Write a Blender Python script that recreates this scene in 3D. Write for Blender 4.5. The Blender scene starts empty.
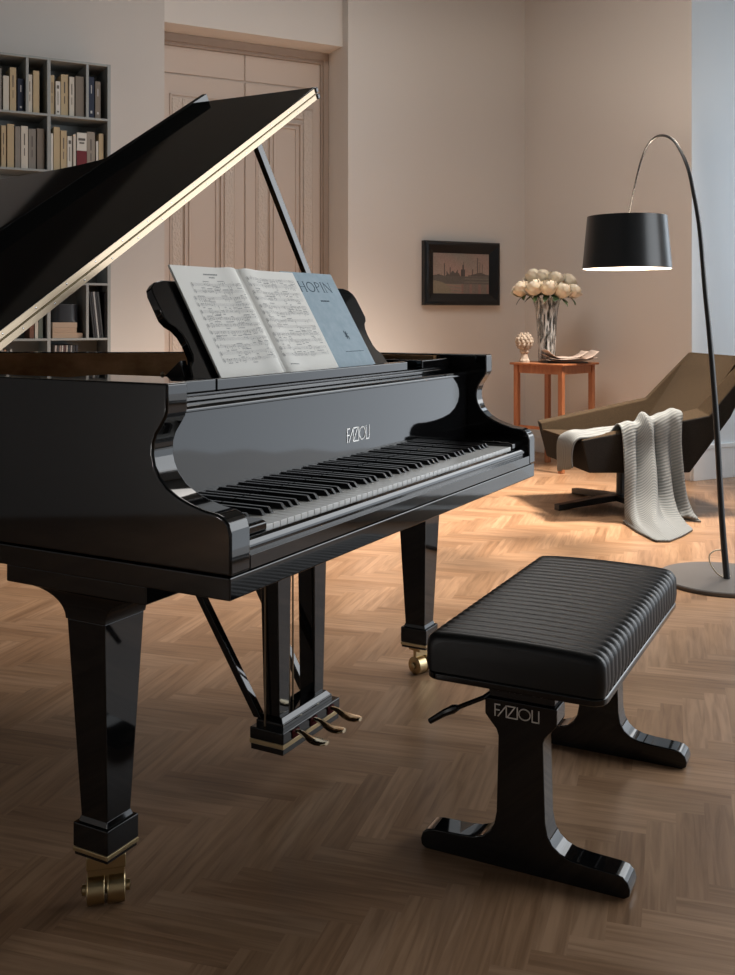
import bpy, bmesh, math, random
from mathutils import Vector, Matrix
random.seed(7)
PI = math.pi
R = math.radians
scn = bpy.context.scene
COL = scn.collection
sin, cos = math.sin, math.cos

# ------------------------------------------------------------------ materials
def mat(name, color=(.5, .5, .5), rough=.5, metal=0., spec=.5, **kw):
    m = bpy.data.materials.new(name)
    m.use_nodes = True
    b = m.node_tree.nodes['Principled BSDF']
    b.inputs['Base Color'].default_value = (*color, 1)
    b.inputs['Roughness'].default_value = rough
    b.inputs['Metallic'].default_value = metal
    b.inputs['Specular IOR Level'].default_value = spec
    for k, v in kw.items():
        b.inputs[k.replace('_', ' ')].default_value = v
    return m

def N(m, kind, **kw):
    n = m.node_tree.nodes.new(kind)
    for k, v in kw.items():
        if hasattr(n, k):
            setattr(n, k, v)
        else:
            n.inputs[k.replace('_', ' ')].default_value = v
    return n

def LK(m, a, ao, b, bi):
    m.node_tree.links.new(a.outputs[ao], b.inputs[bi])

def BS(m):
    return m.node_tree.nodes['Principled BSDF']

def noisy(m, c1, c2, scale=(8, 8, 8), detail=6, coord='Object', lo=.3, hi=.7, rough=.6):
    tc = N(m, 'ShaderNodeTexCoord')
    mp = N(m, 'ShaderNodeMapping')
    mp.inputs['Scale'].default_value = scale
    nz = N(m, 'ShaderNodeTexNoise')
    nz.inputs['Scale'].default_value = 1.0
    nz.inputs['Detail'].default_value = detail
    nz.inputs['Roughness'].default_value = rough
    cr = N(m, 'ShaderNodeValToRGB')
    cr.color_ramp.elements[0].position = lo
    cr.color_ramp.elements[1].position = hi
    cr.color_ramp.elements[0].color = (*c1, 1)
    cr.color_ramp.elements[1].color = (*c2, 1)
    LK(m, tc, coord, mp, 'Vector')
    LK(m, mp, 'Vector', nz, 'Vector')
    LK(m, nz, 'Fac', cr, 'Fac')
    LK(m, cr, 'Color', BS(m), 'Base Color')
    return nz, mp, cr

def bumpy(m, scale, strength, dist=.002, detail=4, coord='Object'):
    tc = N(m, 'ShaderNodeTexCoord')
    mp = N(m, 'ShaderNodeMapping')
    mp.inputs['Scale'].default_value = scale if isinstance(scale, tuple) else (scale,) * 3
    nz = N(m, 'ShaderNodeTexNoise')
    nz.inputs['Scale'].default_value = 1
    nz.inputs['Detail'].default_value = detail
    bp = N(m, 'ShaderNodeBump')
    bp.inputs['Strength'].default_value = strength
    bp.inputs['Distance'].default_value = dist
    LK(m, tc, coord, mp, 'Vector')
    LK(m, mp, 'Vector', nz, 'Vector')
    LK(m, nz, 'Fac', bp, 'Height')
    LK(m, bp, 'Normal', BS(m), 'Normal')
    return m

lacquer = mat('black_lacquer', (.0035, .0036, .004), .045, spec=.5)
satin_black = mat('satin_black', (.006, .006, .007), .22)
brass = mat('polished_brass', (.37, .295, .21), .38, 1.0)
pedal_brass = mat('pedal_brass', (.70, .60, .42), .14, 1.0)
old_brass = mat('brushed_brass', (.50, .39, .22), .3, 1.0)
ivory = mat('key_white', (.74, .74, .72), .25)
ebony = mat('key_black', (.005, .005, .006), .28)
felt_red = mat('red_felt', (.10, .006, .008), .95)
steel = mat('steel', (.6, .6, .6), .25, 1.0)
inlay = mat('silver_inlay', (.78, .76, .72), .35, .6)
gold_iron = mat('gold_iron', (.42, .30, .13), .4, .8)
burl = mat('burl_wood', (.1, .05, .02), .22)
noisy(burl, (.17, .085, .036), (.58, .32, .155), (5, 5, 9), 8)
spruce = mat('soundboard', (.5, .33, .17), .4)
leather = bumpy(mat('black_leather', (.006, .0065, .007), .40, spec=.42), 260, .15, .0005)
metal_black = mat('black_metal', (.012, .012, .013), .38)
base_grey = mat('grey_metal', (.10, .092, .087), .45)
paper = mat('paper', (.88, .865, .81), .75)
ink = mat('ink', (.26, .26, .27), .8)
blue_paper = mat('blue_paper', (.26, .40, .50), .6)
noisy(blue_paper, (.27, .37, .435), (.34, .44, .505), (40, 40, 40))
navy_ink = mat('navy_ink', (.04, .07, .10), .8)
wall_m = bumpy(mat('wall_paint', (.76, .73, .695), .85), 60, .04, .002)
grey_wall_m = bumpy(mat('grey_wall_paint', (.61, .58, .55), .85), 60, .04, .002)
white_wall_m = bumpy(mat('white_wall_paint', (.70, .735, .76), .8), 60, .04, .002)
white_trim_m = mat('white_trim', (.78, .80, .81), .5)
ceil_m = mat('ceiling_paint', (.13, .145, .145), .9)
ceil_dark_m = mat('reflection_black', (.01, .01, .011), .9)  # near-black, for the strip that darkens the lid flap's reflection
west_wall_m = mat('pale_wall_paint', (.60, .60, .60), .85)
door_m = mat('door_paint', (.62, .535, .47), .5)
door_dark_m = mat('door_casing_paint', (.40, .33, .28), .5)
carve_m = mat('carved_paint', (.66, .59, .53), .65)
bumpy(carve_m, (70, 70, 45), 1.0, .012)
shelf_m = mat('shelf_paint', (.30, .32, .315), .5)
frame_m = mat('frame_ebony', (.006, .007, .009), .25)
glass = mat('crystal', (1, 1, 1), .02)
BS(glass).inputs['Transmission Weight'].default_value = 1.0
BS(glass).inputs['IOR'].default_value = 1.42
bumpy(glass, (45, 45, 6), .8, .012, 3)
BS(glass).inputs['Roughness'].default_value = .0
teak = mat('teak', (.36, .14, .06), .4)
noisy(teak, (.25, .085, .035), (.42, .17, .075), (30, 30, 4))
stone = mat('weathered_stone', (.5, .42, .34), .85)
noisy(stone, (.30, .235, .18), (.66, .58, .49), (40, 40, 40))
tcg = N(glass, 'ShaderNodeTexCoord')
mpg = N(glass, 'ShaderNodeMapping')
mpg.inputs['Scale'].default_value = (70, 70, 12)
nzg = N(glass, 'ShaderNodeTexNoise')
nzg.inputs['Scale'].default_value = 1
nzg.inputs['Detail'].default_value = 4
crg = N(glass, 'ShaderNodeValToRGB')
crg.color_ramp.elements[0].position = .42
crg.color_ramp.elements[0].color = (.35, .35, .35, 1)
crg.color_ramp.elements[1].position = .58
crg.color_ramp.elements[1].color = (1, 1, 1, 1)
LK(glass, tcg, 'Object', mpg, 'Vector')
LK(glass, mpg, 'Vector', nzg, 'Vector')
LK(glass, nzg, 'Fac', crg, 'Fac')
LK(glass, crg, 'Color', BS(glass), 'Transmission Weight')
BS(glass).inputs['Base Color'].default_value = (.82, .84, .84, 1)
rose_m = mat('rose_petal', (.82, .74, .60), .6)
BS(rose_m).inputs['Subsurface Weight'].default_value = .15
BS(rose_m).inputs['Subsurface Radius'].default_value = (.01, .008, .005)
leaf_m = mat('leaf', (.035, .07, .025), .5)
stem_m = mat('stem', (.07, .10, .045), .5)
news_m = mat('newsprint', (.68, .56, .49), .85)
noisy(news_m, (.62, .50, .43), (.72, .60, .52), (60, 160, 60), 3)
mag_m = mat('magazine_cover', (.06, .06, .065), .4)

upholstery = mat('brown_tweed', (.12, .08, .045), .95, spec=.15)
noisy(upholstery, (.019, .0125, .007), (.060, .041, .023), (330, 330, 330), 3, lo=.35, hi=.68)
under_m = mat('shaded_tweed', (.03, .03, .03), .95, spec=.15)  # same tweed made darker, shade put into the colour
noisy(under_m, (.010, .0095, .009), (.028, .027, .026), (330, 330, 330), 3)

# throw: fine ribs across its length, from UV
throw_m = mat('knit_throw', (.35, .37, .38), .95, spec=.1)
tc = N(throw_m, 'ShaderNodeTexCoord')
wv = N(throw_m, 'ShaderNodeTexWave', wave_type='BANDS', bands_direction='Y')
wv.inputs['Scale'].default_value = 19.0
wv.inputs['Distortion'].default_value = .8
wv.inputs['Detail'].default_value = 2
cr = N(throw_m, 'ShaderNodeValToRGB')
cr.color_ramp.elements[0].color = (.135, .15, .155, 1)
cr.color_ramp.elements[1].color = (.195, .21, .215, 1)
LK(throw_m, tc, 'UV', wv, 'Vector')
LK(throw_m, wv, 'Fac', cr, 'Fac')
LK(throw_m, cr, 'Color', BS(throw_m), 'Base Color')
bp = N(throw_m, 'ShaderNodeBump')
bp.inputs['Strength'].default_value = .4
bp.inputs['Distance'].default_value = .003
LK(throw_m, wv, 'Fac', bp, 'Height')
LK(throw_m, bp, 'Normal', BS(throw_m), 'Normal')

shade_out = mat('shade_fabric', (.006, .007, .008), .30, spec=.5)
shade_in = mat('shade_lining', (.85, .80, .72), .7)
bulb_m = mat('bulb', (1, .9, .7), .3)
BS(bulb_m).inputs['Emission Color'].default_value = (1, .84, .68, 1)
BS(bulb_m).inputs['Emission Strength'].default_value = 1300

# floor: one colour attribute per plank, grain along UV
floor_m = mat('oak_parquet', (.3, .2, .12), .33, spec=.32)
at = N(floor_m, 'ShaderNodeVertexColor', layer_name='plank')
tcu = N(floor_m, 'ShaderNodeTexCoord')
mp = N(floor_m, 'ShaderNodeMapping')
mp.inputs['Scale'].default_value = (4, 60, 1)
nz = N(floor_m, 'ShaderNodeTexNoise')
nz.inputs['Scale'].default_value = 1
nz.inputs['Detail'].default_value = 6
nz.inputs['Distortion'].default_value = .8
LK(floor_m, tcu, 'UV', mp, 'Vector')
LK(floor_m, mp, 'Vector', nz, 'Vector')
cr = N(floor_m, 'ShaderNodeValToRGB')
cr.color_ramp.elements[0].position = .3
cr.color_ramp.elements[0].color = (.66, .62, .58, 1)
cr.color_ramp.elements[1].position = .62
cr.color_ramp.elements[1].color = (1.06, 1.06, 1.06, 1)
LK(floor_m, nz, 'Fac', cr, 'Fac')
mx = N(floor_m, 'ShaderNodeMix', data_type='RGBA', blend_type='MULTIPLY')
mx.inputs['Factor'].default_value = 1
LK(floor_m, at, 'Color', mx, 'A')
floor_m.node_tree.links.new(cr.outputs['Color'], mx.inputs[7])
floor_m.node_tree.links.new(at.outputs['Color'], mx.inputs[6])
floor_m.node_tree.links.new(mx.outputs[2], BS(floor_m).inputs['Base Color'])
bp = N(floor_m, 'ShaderNodeBump')
bp.inputs['Strength'].default_value = .08
bp.inputs['Distance'].default_value = .002
LK(floor_m, nz, 'Fac', bp, 'Height')
LK(floor_m, bp, 'Normal', BS(floor_m), 'Normal')

paint_m = mat('oil_painting', (.3, .3, .3), .55)
at = N(paint_m, 'ShaderNodeVertexColor', layer_name='paint')
LK(paint_m, at, 'Color', BS(paint_m), 'Base Color')

_cm = {}
def flat(color, rough=.7):
    k = (tuple(color), rough)
    if k not in _cm:
        _cm[k] = mat('cover_%d' % len(_cm), color, rough)
    return _cm[k]

# ------------------------------------------------------------------ mesh builder
class MB:
    def __init__(s):
        s.v, s.f, s.uv = [], [], None
    def add(s, vs, fs):
        n = len(s.v)
        s.v += [tuple(p) for p in vs]
        s.f += [tuple(i + n for i in q) for q in fs]
        return s
    def box(s, x0, x1, y0, y1, z0, z1, T=None):
        vs = [(x, y, z) for z in (z0, z1) for y in (y0, y1) for x in (x0, x1)]
        if T: vs = [T(*p) for p in vs]
        return s.add(vs, [(0, 2, 3, 1), (4, 5, 7, 6), (0, 1, 5, 4), (2, 6, 7, 3), (0, 4, 6, 2), (1, 3, 7, 5)])
    def prism(s, prof, a, b, T=lambda p, q, h: (h, p, q)):
        """closed 2D profile swept from h=a to h=b; T maps (p,q,h) to xyz"""
        n = len(prof)
        vs = [T(p, q, a) for p, q in prof] + [T(p, q, b) for p, q in prof]
        fs = [tuple(range(n))[::-1], tuple(range(n, 2 * n))]
        fs += [(i, (i + 1) % n, n + (i + 1) % n, n + i) for i in range(n)]
        return s.add(vs, fs)
    def loft(s, rings, cap0=True, cap1=True, closed=True):
        n = len(rings[0])
        vs = [p for r in rings for p in r]
        fs = []
        for k in range(len(rings) - 1):
            for i in range(n if closed else n - 1):
                j = (i + 1) % n
                fs.append((k * n + i, k * n + j, (k + 1) * n + j, (k + 1) * n + i))
        if cap0: fs.append(tuple(range(n))[::-1])
        if cap1: fs.append(tuple(range((len(rings) - 1) * n, len(rings) * n)))
        return s.add(vs, fs)
    def tube(s, path, r, n=12, caps=True):
        path = [Vector(p) for p in path]
        rs = r if isinstance(r, (list, tuple)) else [r] * len(path)
        rings = []
        up = None
        for i, p in enumerate(path):
            t = (path[min(i + 1, len(path) - 1)] - path[max(i - 1, 0)]).normalized()
            if up is None:
                up = Vector((0, 0, 1)) if abs(t.z) < .9 else Vector((1, 0, 0))
            a = t.cross(up).normalized()
            up = a.cross(t).normalized()
            rings.append([p + rs[i] * (cos(2 * PI * k / n) * a + sin(2 * PI * k / n) * up) for k in range(n)])
        return s.loft(rings, caps, caps)
    def lathe(s, prof, n=32, c=(0, 0), caps=True, fn=None):
        rings = []
        for r, z in prof:
            rings.append([(c[0] + r * cos(2 * PI * k / n), c[1] + r * sin(2 * PI * k / n), z) for k in range(n)])
        return s.loft(rings, caps, caps)
    def grid(s, fn, nu, nv, flip=False):
        vs = [fn(i / nu, j / nv) for j in range(nv + 1) for i in range(nu + 1)]
        fs = []
        for j in range(nv):
            for i in range(nu):
                a = j * (nu + 1) + i
                q = (a, a + 1, a + nu + 2, a + nu + 1)
                fs.append(q[::-1] if flip else q)
        return s.add(vs, fs)
    def sphere(s, c, r, nu=12, nv=8, sc=(1, 1, 1)):
        rings = []
        for j in range(1, nv):
            t = PI * j / nv
            rings.append([(c[0] + r * sc[0] * sin(t) * cos(2 * PI * i / nu), c[1] + r * sc[1] * sin(t) * sin(2 * PI * i / nu), c[2] - r * sc[2] * cos(t)) for i in range(nu)])
        return s.loft(rings)
    def build(s, name, material, parent=None, bevel=0, seg=3, smooth=True, ang=30, solid=0, fix=True):
        me = bpy.data.meshes.new(name)
        me.from_pydata(s.v, [], s.f)
        if fix:
            bm = bmesh.new()
            bm.from_mesh(me)
            bmesh.ops.recalc_face_normals(bm, faces=bm.faces)
            bm.to_mesh(me)
            bm.free()
        me.update()
        o = bpy.data.objects.new(name, me)
        me.materials.append(material)
        COL.objects.link(o)
        if parent is not None: o.parent = parent
        if smooth:
            me.shade_smooth()
            if not bevel:
                me.set_sharp_from_angle(angle=R(ang))
        if solid:
            sm = o.modifiers.new('thick', 'SOLIDIFY')
            sm.thickness = solid
            sm.offset = 0
        if bevel:
            b = o.modifiers.new('bevel', 'BEVEL')
            b.width = bevel
            b.segments = seg
            b.limit_method = 'ANGLE'
            b.angle_limit = R(ang)
            b.harden_normals = True
        return o

def thing(name, label, cat, loc=(0, 0, 0), rz=0, group=None):
    o = bpy.data.objects.new(name, None)
    o.empty_display_size = .1
    COL.objects.link(o)
    o.location = loc
    o.rotation_euler = (0, 0, rz)
    o['label'] = label
    o['category'] = cat
    if group: o['group'] = group
    return o

def tag(o, label, cat, loc=None, rz=0, group=None):
    o['label'] = label
    o['category'] = cat
    if group: o['group'] = group
    if loc is not None:
        o.location = loc
        o.rotation_euler = (0, 0, rz)
    return o

def struct(o):
    o['kind'] = 'structure'
    return o

def catmull(pts, n=8, closed=False):
    out = []
    m = len(pts)
    rng = range(m if closed else m - 1)
    for i in rng:
        p0 = Vector(pts[(i - 1) % m] if closed or i > 0 else pts[0])
        p1 = Vector(pts[i]); p2 = Vector(pts[(i + 1) % m])
        p3 = Vector(pts[(i + 2) % m] if closed or i + 2 < m else pts[-1])
        for k in range(n):
            t = k / n
            out.append(tuple(.5 * ((2 * p1) + (-p0 + p2) * t + (2 * p0 - 5 * p1 + 4 * p2 - p3) * t * t + (-p0 + 3 * p1 - 3 * p2 + p3) * t ** 3)))
    if not closed: out.append(tuple(pts[-1]))
    return out

def offset_poly(pts, d):
    """inward offset of a counter-clockwise polygon"""
    n = len(pts)
    out = []
    for i in range(n):
        a, b, c = Vector(pts[i - 1]), Vector(pts[i]), Vector(pts[(i + 1) % n])
        e1 = (b - a).normalized(); e2 = (c - b).normalized()
        n1 = Vector((-e1.y, e1.x)); n2 = Vector((-e2.y, e2.x))
        m = (n1 + n2)
        if m.length < 1e-6: m = n1
        m.normalize()
        k = max(.5, m.dot(n1))
        out.append(tuple(b + m * d / k))
    return out

# ------------------------------------------------------------------ frames
A1 = R(61.7)
HC = 1.10
def rd(r, d, z=0.):                      # right / ahead of the camera foot -> room axes
    return (r * sin(A1) + d * cos(A1), -r * cos(A1) + d * sin(A1), z)
def yaw(a):                              # direction at angle a right of "ahead"
    return A1 - a

# ================================================================== ROOM
YB, YD = 6.73, 7.10
XD0, XD1, XR = 2.06, 3.46, 5.09
YW = 4.92
ZC = 3.9

# floor -- herringbone planks in one mesh
def build_floor():
    w, L = .0605, .343
    a = Vector((1, 1)) / math.sqrt(2)
    b = Vector((1, -1)) / math.sqrt(2)
    P0 = Vector((.6585, 1.905))
    X0, X1, Y0, Y1 = -3.6, 7.0, -2.6, 7.2
    vs, fs, cols, uvs = [], [], [], []
    rnd = random.Random(3)
    tones = [(.375, .24, .150), (.345, .215, .132), (.40, .26, .168), (.33, .205, .126), (.38, .245, .157), (.42, .275, .18)]
    period = Vector((math.sqrt(2) * w, 0))
    step = L * (a - b) + w * (a + b)
    g = .0004
    for k in range(-16, 14):
        base = P0 + step * k
        j0 = int((X0 - 1 - base.x) / period.x)
        j1 = int((X1 + 1 - base.x) / period.x)
        for j in range(j0, j1):
            for odd in (0, 1):
                P = base + period * j
                if odd:
                    P = P + L * a + (w - L) * b
                    d, e = b, a
                else:
                    d, e = a, b
                q = [P, P + L * d, P + L * d + w * e, P + w * e]
                cx = sum(p.x for p in q) / 4; cy = sum(p.y for p in q) / 4
                if not (X0 < cx < X1 and Y0 < cy < Y1): continue
                n = len(vs)
                vs += [(p.x, p.y, 0) for p in q]
                fs.append((n, n + 1, n + 2, n + 3) if odd else (n, n + 3, n + 2, n + 1))
                t = rnd.choice(tones)
                s = rnd.uniform(.91, 1.09)
                cols.append((t[0] * s * .93, t[1] * s * .88, t[2] * s * .81))
                ou, ov = rnd.uniform(0, 50), rnd.uniform(0, 50)
                u4 = [(ou, ov), (ou + L, ov), (ou + L, ov + w), (ou, ov + w)]
                uvs.append(u4 if odd else [u4[0], u4[3], u4[2], u4[1]])
    me = bpy.data.meshes.new('floor')
    me.from_pydata(vs, [], fs)
    ca = me.color_attributes.new('plank', 'FLOAT_COLOR', 'CORNER')
    ul = me.uv_layers.new(name='UVMap')
    for p, c, u in zip(me.polygons, cols, uvs):
        for li, uvc in zip(p.loop_indices, u):
            ca.data[li].color = (*c, 1)
            ul.data[li].uv = uvc
    me.materials.append(floor_m)
    o = bpy.data.objects.new('floor', me)
    COL.objects.link(o)
    for p in me.polygons:
        assert p.normal.z > 0 or True
    return struct(o)
build_floor()

def wallbox(name, m, *b):
    return struct(MB().box(*b).build(name, m, smooth=False))
wallbox('wall_back', wall_m, XD1, XR + .02, YB, YB + .5, 0, ZC)
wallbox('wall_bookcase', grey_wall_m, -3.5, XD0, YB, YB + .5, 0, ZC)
wallbox('wall_lintel', wall_m, XD0 - .02, XD1 + .02, YB + .09, YB + .5, 3.115, ZC)
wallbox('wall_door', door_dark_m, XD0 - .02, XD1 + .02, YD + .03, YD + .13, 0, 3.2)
struct(MB().box(XR, XR + .03, YW + .004, YB + .3, 0, ZC).build('wall_right', wall_m, smooth=False))
XA, XE = 6.7, 4.32                      # alcove end, near window wall
struct(MB().prism([(XR, YW), (XA + .1, YW), (XA + .1, YW + .2), (XR + .03, YW + .2), (XR + .03, YW + .004), (XR, YW + .004)], 0, ZC, T=lambda p, q, h: (p, q, h)).build('wall_white', white_wall_m, smooth=False))
def window_wall(name, m, axis, pos, th, lo, hi, w0, w1, z0, z1):
    b = MB()
    def bx(p0, p1, za, zb):
        if axis == 'x': b.box(pos, pos + th, p0, p1, za, zb)
        else: b.box(p0, p1, pos, pos + th, za, zb)
    bx(lo, w0, 0, ZC); bx(w1, hi, 0, ZC); bx(w0, w1, 0, z0); bx(w0, w1, z1, ZC)
    return struct(b.build(name, m, smooth=False))
RW = dict(w0=-.6, w1=3.2, z0=.06, z1=3.0)
AW = dict(w0=3.55, w1=4.8, z0=.5, z1=3.0)
window_wall('wall_east', white_wall_m, 'x', XE, .12, -2.5, 3.4, RW['w0'], RW['w1'], RW['z0'], RW['z1'])
wallbox('wall_alcove_side', white_wall_m, XE + .12, XA + .1, 3.3, 3.4, 0, ZC)
window_wall('wall_alcove', white_wall_m, 'x', XA, .1, 3.4, YW, AW['w0'], AW['w1'], AW['z0'], AW['z1'])
wallbox('wall_west', west_wall_m, -3.5, -3.4, -2.5, YB, 0, ZC)
wallbox('wall_south', west_wall_m, -3.5, XE + .1, -2.6, -2.5, 0, ZC)
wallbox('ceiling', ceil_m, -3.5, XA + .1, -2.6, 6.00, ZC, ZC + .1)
struct(MB().box(-3.5, XA + .1, 6.00, YB + .5, ZC, ZC + .1).build('added_dark_strip_1', ceil_dark_m, smooth=False))  # added unseen strip, gives the lid flap something dark to reflect
def window_frame(name, x, d, y0, y1, z0, z1, ny):
    b = MB()
    t = .05
    b.box(x, x + d, y0, y1, z0, z0 + t).box(x, x + d, y0, y1, z1 - t, z1)
    for k in range(ny + 1):
        yy = y0 + (y1 - y0 - t) * k / ny
        b.box(x, x + d, yy, yy + t, z0 + t, z1 - t)
    return struct(b.build(name, white_trim_m, smooth=False))
window_frame('window_1', XE + .13, .03, RW['w0'], RW['w1'], RW['z0'], RW['z1'], 1)
window_frame('window_2', XA + .04, .04, AW['w0'], AW['w1'], AW['z0'], AW['z1'], 2)
# baseboards
struct(MB().box(XR + .0, XA, YW - .016, YW, 0, .232).box(XR, XA, YW - .022, YW, .205, .235).build('baseboard_white', white_trim_m, bevel=.003))
struct(MB().box(XR - .014, XR, YW, YB, 0, .12).build('baseboard_right', wall_m, bevel=.003))
struct(MB().box(XD1, XR - .014, YB - .014, YB, 0, .12).build('baseboard_back', wall_m, bevel=.003))

# double door in its recess
dr = struct(MB().box(XD0, XD1, YD, YD + .03, 0, 3.115).build('door_1', door_m, smooth=False))
b = MB()
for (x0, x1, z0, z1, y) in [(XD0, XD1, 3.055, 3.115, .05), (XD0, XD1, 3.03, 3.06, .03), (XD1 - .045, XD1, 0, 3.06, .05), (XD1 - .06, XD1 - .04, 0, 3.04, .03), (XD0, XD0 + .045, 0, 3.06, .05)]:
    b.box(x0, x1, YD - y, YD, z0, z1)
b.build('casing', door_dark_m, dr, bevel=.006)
for (x0, x1) in ((XD0 + .045, 2.777), (2.785, XD1 - .06)):
    MB().box(x0, x1, YD - .012, YD, 2.838, 3.03).build('transom_panel', door_m, dr, bevel=.004)
    lf = MB().box(x0, x1, YD - .014, YD, 0.0, 2.825).build('door_leaf', door_m, dr, bevel=.004)
    s0 = x0 + .115; s1 = x1 - .085
    if x0 > 2.5: s0, s1 = x0 + .095, x1 - .07
    # carved frame strips
    MB().box(s0, s0 + .075, YD - .028, YD - .01, .5, 2.66).build('carved_strip', carve_m, lf, bevel=.008)
    MB().box(s1 - .075, s1, YD - .028, YD - .01, .5, 2.66).build('carved_strip', carve_m, lf, bevel=.008)
    MB().box(s0 + .075, s1 - .075, YD - .028, YD - .01, 2.59, 2.66).build('carved_strip', carve_m, lf, bevel=.008)
    m_ = MB()
    for q, off in ((.0, .022), (.035, .012)):
        a0, a1, zt = s0 + .092 + q, s1 - .092 - q, 2.56 - q
        for bx in ((a0, a0 + .014, .55, zt), (a1 - .014, a1, .55, zt), (a0, a1, zt - .014, zt)):
            m_.box(bx[0], bx[1], YD - .014 - off, YD - .01, bx[2], bx[3])
    m_.build('panel_moulding', door_m, lf, bevel=.004)
    m_ = MB()
    for bx in ((s0 - .014, s0, .45, 2.69), (s1, s1 + .014, .45, 2.69), (s0 - .014, s1 + .014, 2.675, 2.69)):
        m_.box(bx[0], bx[1], YD - .024, YD - .01, bx[2], bx[3])
    m_.build('outer_moulding', door_m, lf, bevel=.004)

# ================================================================== GRAND PIANO
APg = R(28.7)
PO = rd(-.25146, 1.6747)
piano = thing('grand_piano', 'large black lacquered grand piano with its lid propped open', 'piano', PO, yaw(APg))
W_ = 1.475
ZT, ZS, ZB = .984, .672, .632
bent = [(1.475, .62), (1.455, .72), (1.38, .84), (1.20, 1.06), (1.05, 1.29), (.93, 1.55), (.83, 1.80), (.68, 2.01), (.48, 2.10), (.28, 2.10), (.10, 2.00), (.02, 1.86), (0, 1.70)]
bent_s = catmull(bent, 5)
# --- case: rim plus both arms, one mesh
armp = [(.62, ZS), (.62, ZT), (.10, ZT), (.10, .936), (.104, .925), (.114, .910), (.124, .896), (.130, .880), (.131, .862), (.127, .843), (.117, .824), (.101, .807), (.078, .794), (.052, .784), (.022, .776), (-.004, .773), (-.018, .768), (-.028, .757), (-.033, .742), (-.033, ZS)]
for x0, x1 in ((0, .056), (W_ - .045, W_)):
    MB().prism(armp, x0, x1).build('arm', lacquer, piano, bevel=.005, ang=38)
outer = [(W_, .62)] + bent_s[1:] + [(0, .62)]
inner = offset_poly(outer, .038)
inner[0] = (W_ - .038, .62); inner[-1] = (.038, .62)
b = MB()
rings = []
for (pt, z) in ((outer, ZS), (outer, ZT), (inner, ZT), (inner, ZS)):
    rings.append([(x, y, z) for x, y in pt])
rings.append(rings[0])
b.loft(rings, False, False, closed=False)
b.build('rim', lacquer, piano, bevel=.003, ang=50)
inn2 = offset_poly(outer, .050)
inn2[0] = (W_ - .050, .62); inn2[-1] = (.050, .62)
b = MB()
rings = [[(x, y, z) for x, y in pt] for pt, z in ((inner, .74), (inner, .980), (inn2, .980), (inn2, .74))]
rings.append(rings[0])
b.loft(rings, False, False, closed=False)
b.build('inner_rim', burl, piano)
# inner cheeks between arm and plate behind the fallboard
for x0 in (.0565, W_ - .0655):
    MB().box(x0, x0 + .02, .26, .62, .74, .979).build('cheek_lining', burl, piano)
# key bed and bottom of the case
bed = [(0, -.031), (W_, -.031), (W_, .62)] + bent_s[1:-1] + [(0, 1.70)]
MB().prism(bed, ZB, ZS - .0015, T=lambda p, q, h: (p, q, h)).build('key_bed', lacquer, piano, bevel=.003, ang=50)
sb = [(.06, .62), (W_ - .06, .62)] + offset_poly(outer, .06)[1:-1]
MB().prism(sb, .742, .752, T=lambda p, q, h: (p, q, h)).build('soundboard', spruce, piano)
# iron plate with bars
b = MB()
b.box(.08, W_ - .08, .45, .66, .80, .83)
tail = [(x, y) for x, y in offset_poly(outer, .085)[1:-1]]
ins = [(x, y) for x, y in offset_poly(outer, .15)[1:-1]]
rings = [[(x, y, z) for x, y in pt] for pt, z in ((tail, .80), (tail, .825), (ins, .825), (ins, .80))]
rings.append(rings[0])
b.loft(rings, False, False, closed=False)
for xa, xb, yb in ((.42, .36, 1.98), (.80, .62, 1.95), (1.1, .86, 1.55)):
    b.prism([(xa - .02, .66), (xa + .02, .66), (xb + .02, yb), (xb - .02, yb)], .82, .845, T=lambda p, q, h: (p, q, h))
b.build('iron_plate', gold_iron, piano, bevel=.004)
b = MB()
for i in range(90):
    x = .12 + i * .0142
    y1 = 1.95 if x < .62 else 1.95 - (x - .62) * 1.75
    if y1 < .75: continue
    b.box(x - .0006, x + .0006, .5, y1 - .1, .853, .8545)
o = b.build('strings', steel, piano, smooth=False)
o['kind'] = 'stuff'
# --- fallboard, ledges
fb = MB().box(.0565, W_ - .0455, .160, .180, .729, .924).build('fallboard', lacquer, piano, bevel=.003)
prof = [(.150, .922), (.150, .928), (.156, .934), (.215, .934), (.215, .922)]
MB().prism(prof, .0565, W_ - .0455).build('fallboard_cap', lacquer, piano, bevel=.002)
MB().box(.0565, W_ - .0455, .205, .245, .934, .943).build('ledge', lacquer, piano, bevel=.0025)
MB().box(.0565, W_ - .0455, .215, .243, .943, .9473).build('ledge', satin_black, piano, bevel=.001)
MB().box(.0565, .301, .225, .52, .9475, .9725).build('shelf_block', lacquer, piano, bevel=.003)
MB().box(1.238, W_ - .0455, .215, .52, .9475, .9725).build('shelf_block', lacquer, piano, bevel=.003)
MB().box(.304, 1.165, .225, .243, .9475, .9715).build('desk_lip', lacquer, piano, bevel=.003)
MB().box(.304, 1.235, .2435, .50, .9435, .9515).build('desk_shelf', lacquer, piano, bevel=.001)
MB().box(.0565, W_ - .0455, .50, .53, .80, .9475).build('desk_rear_rail', lacquer, piano, bevel=.002)

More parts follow.
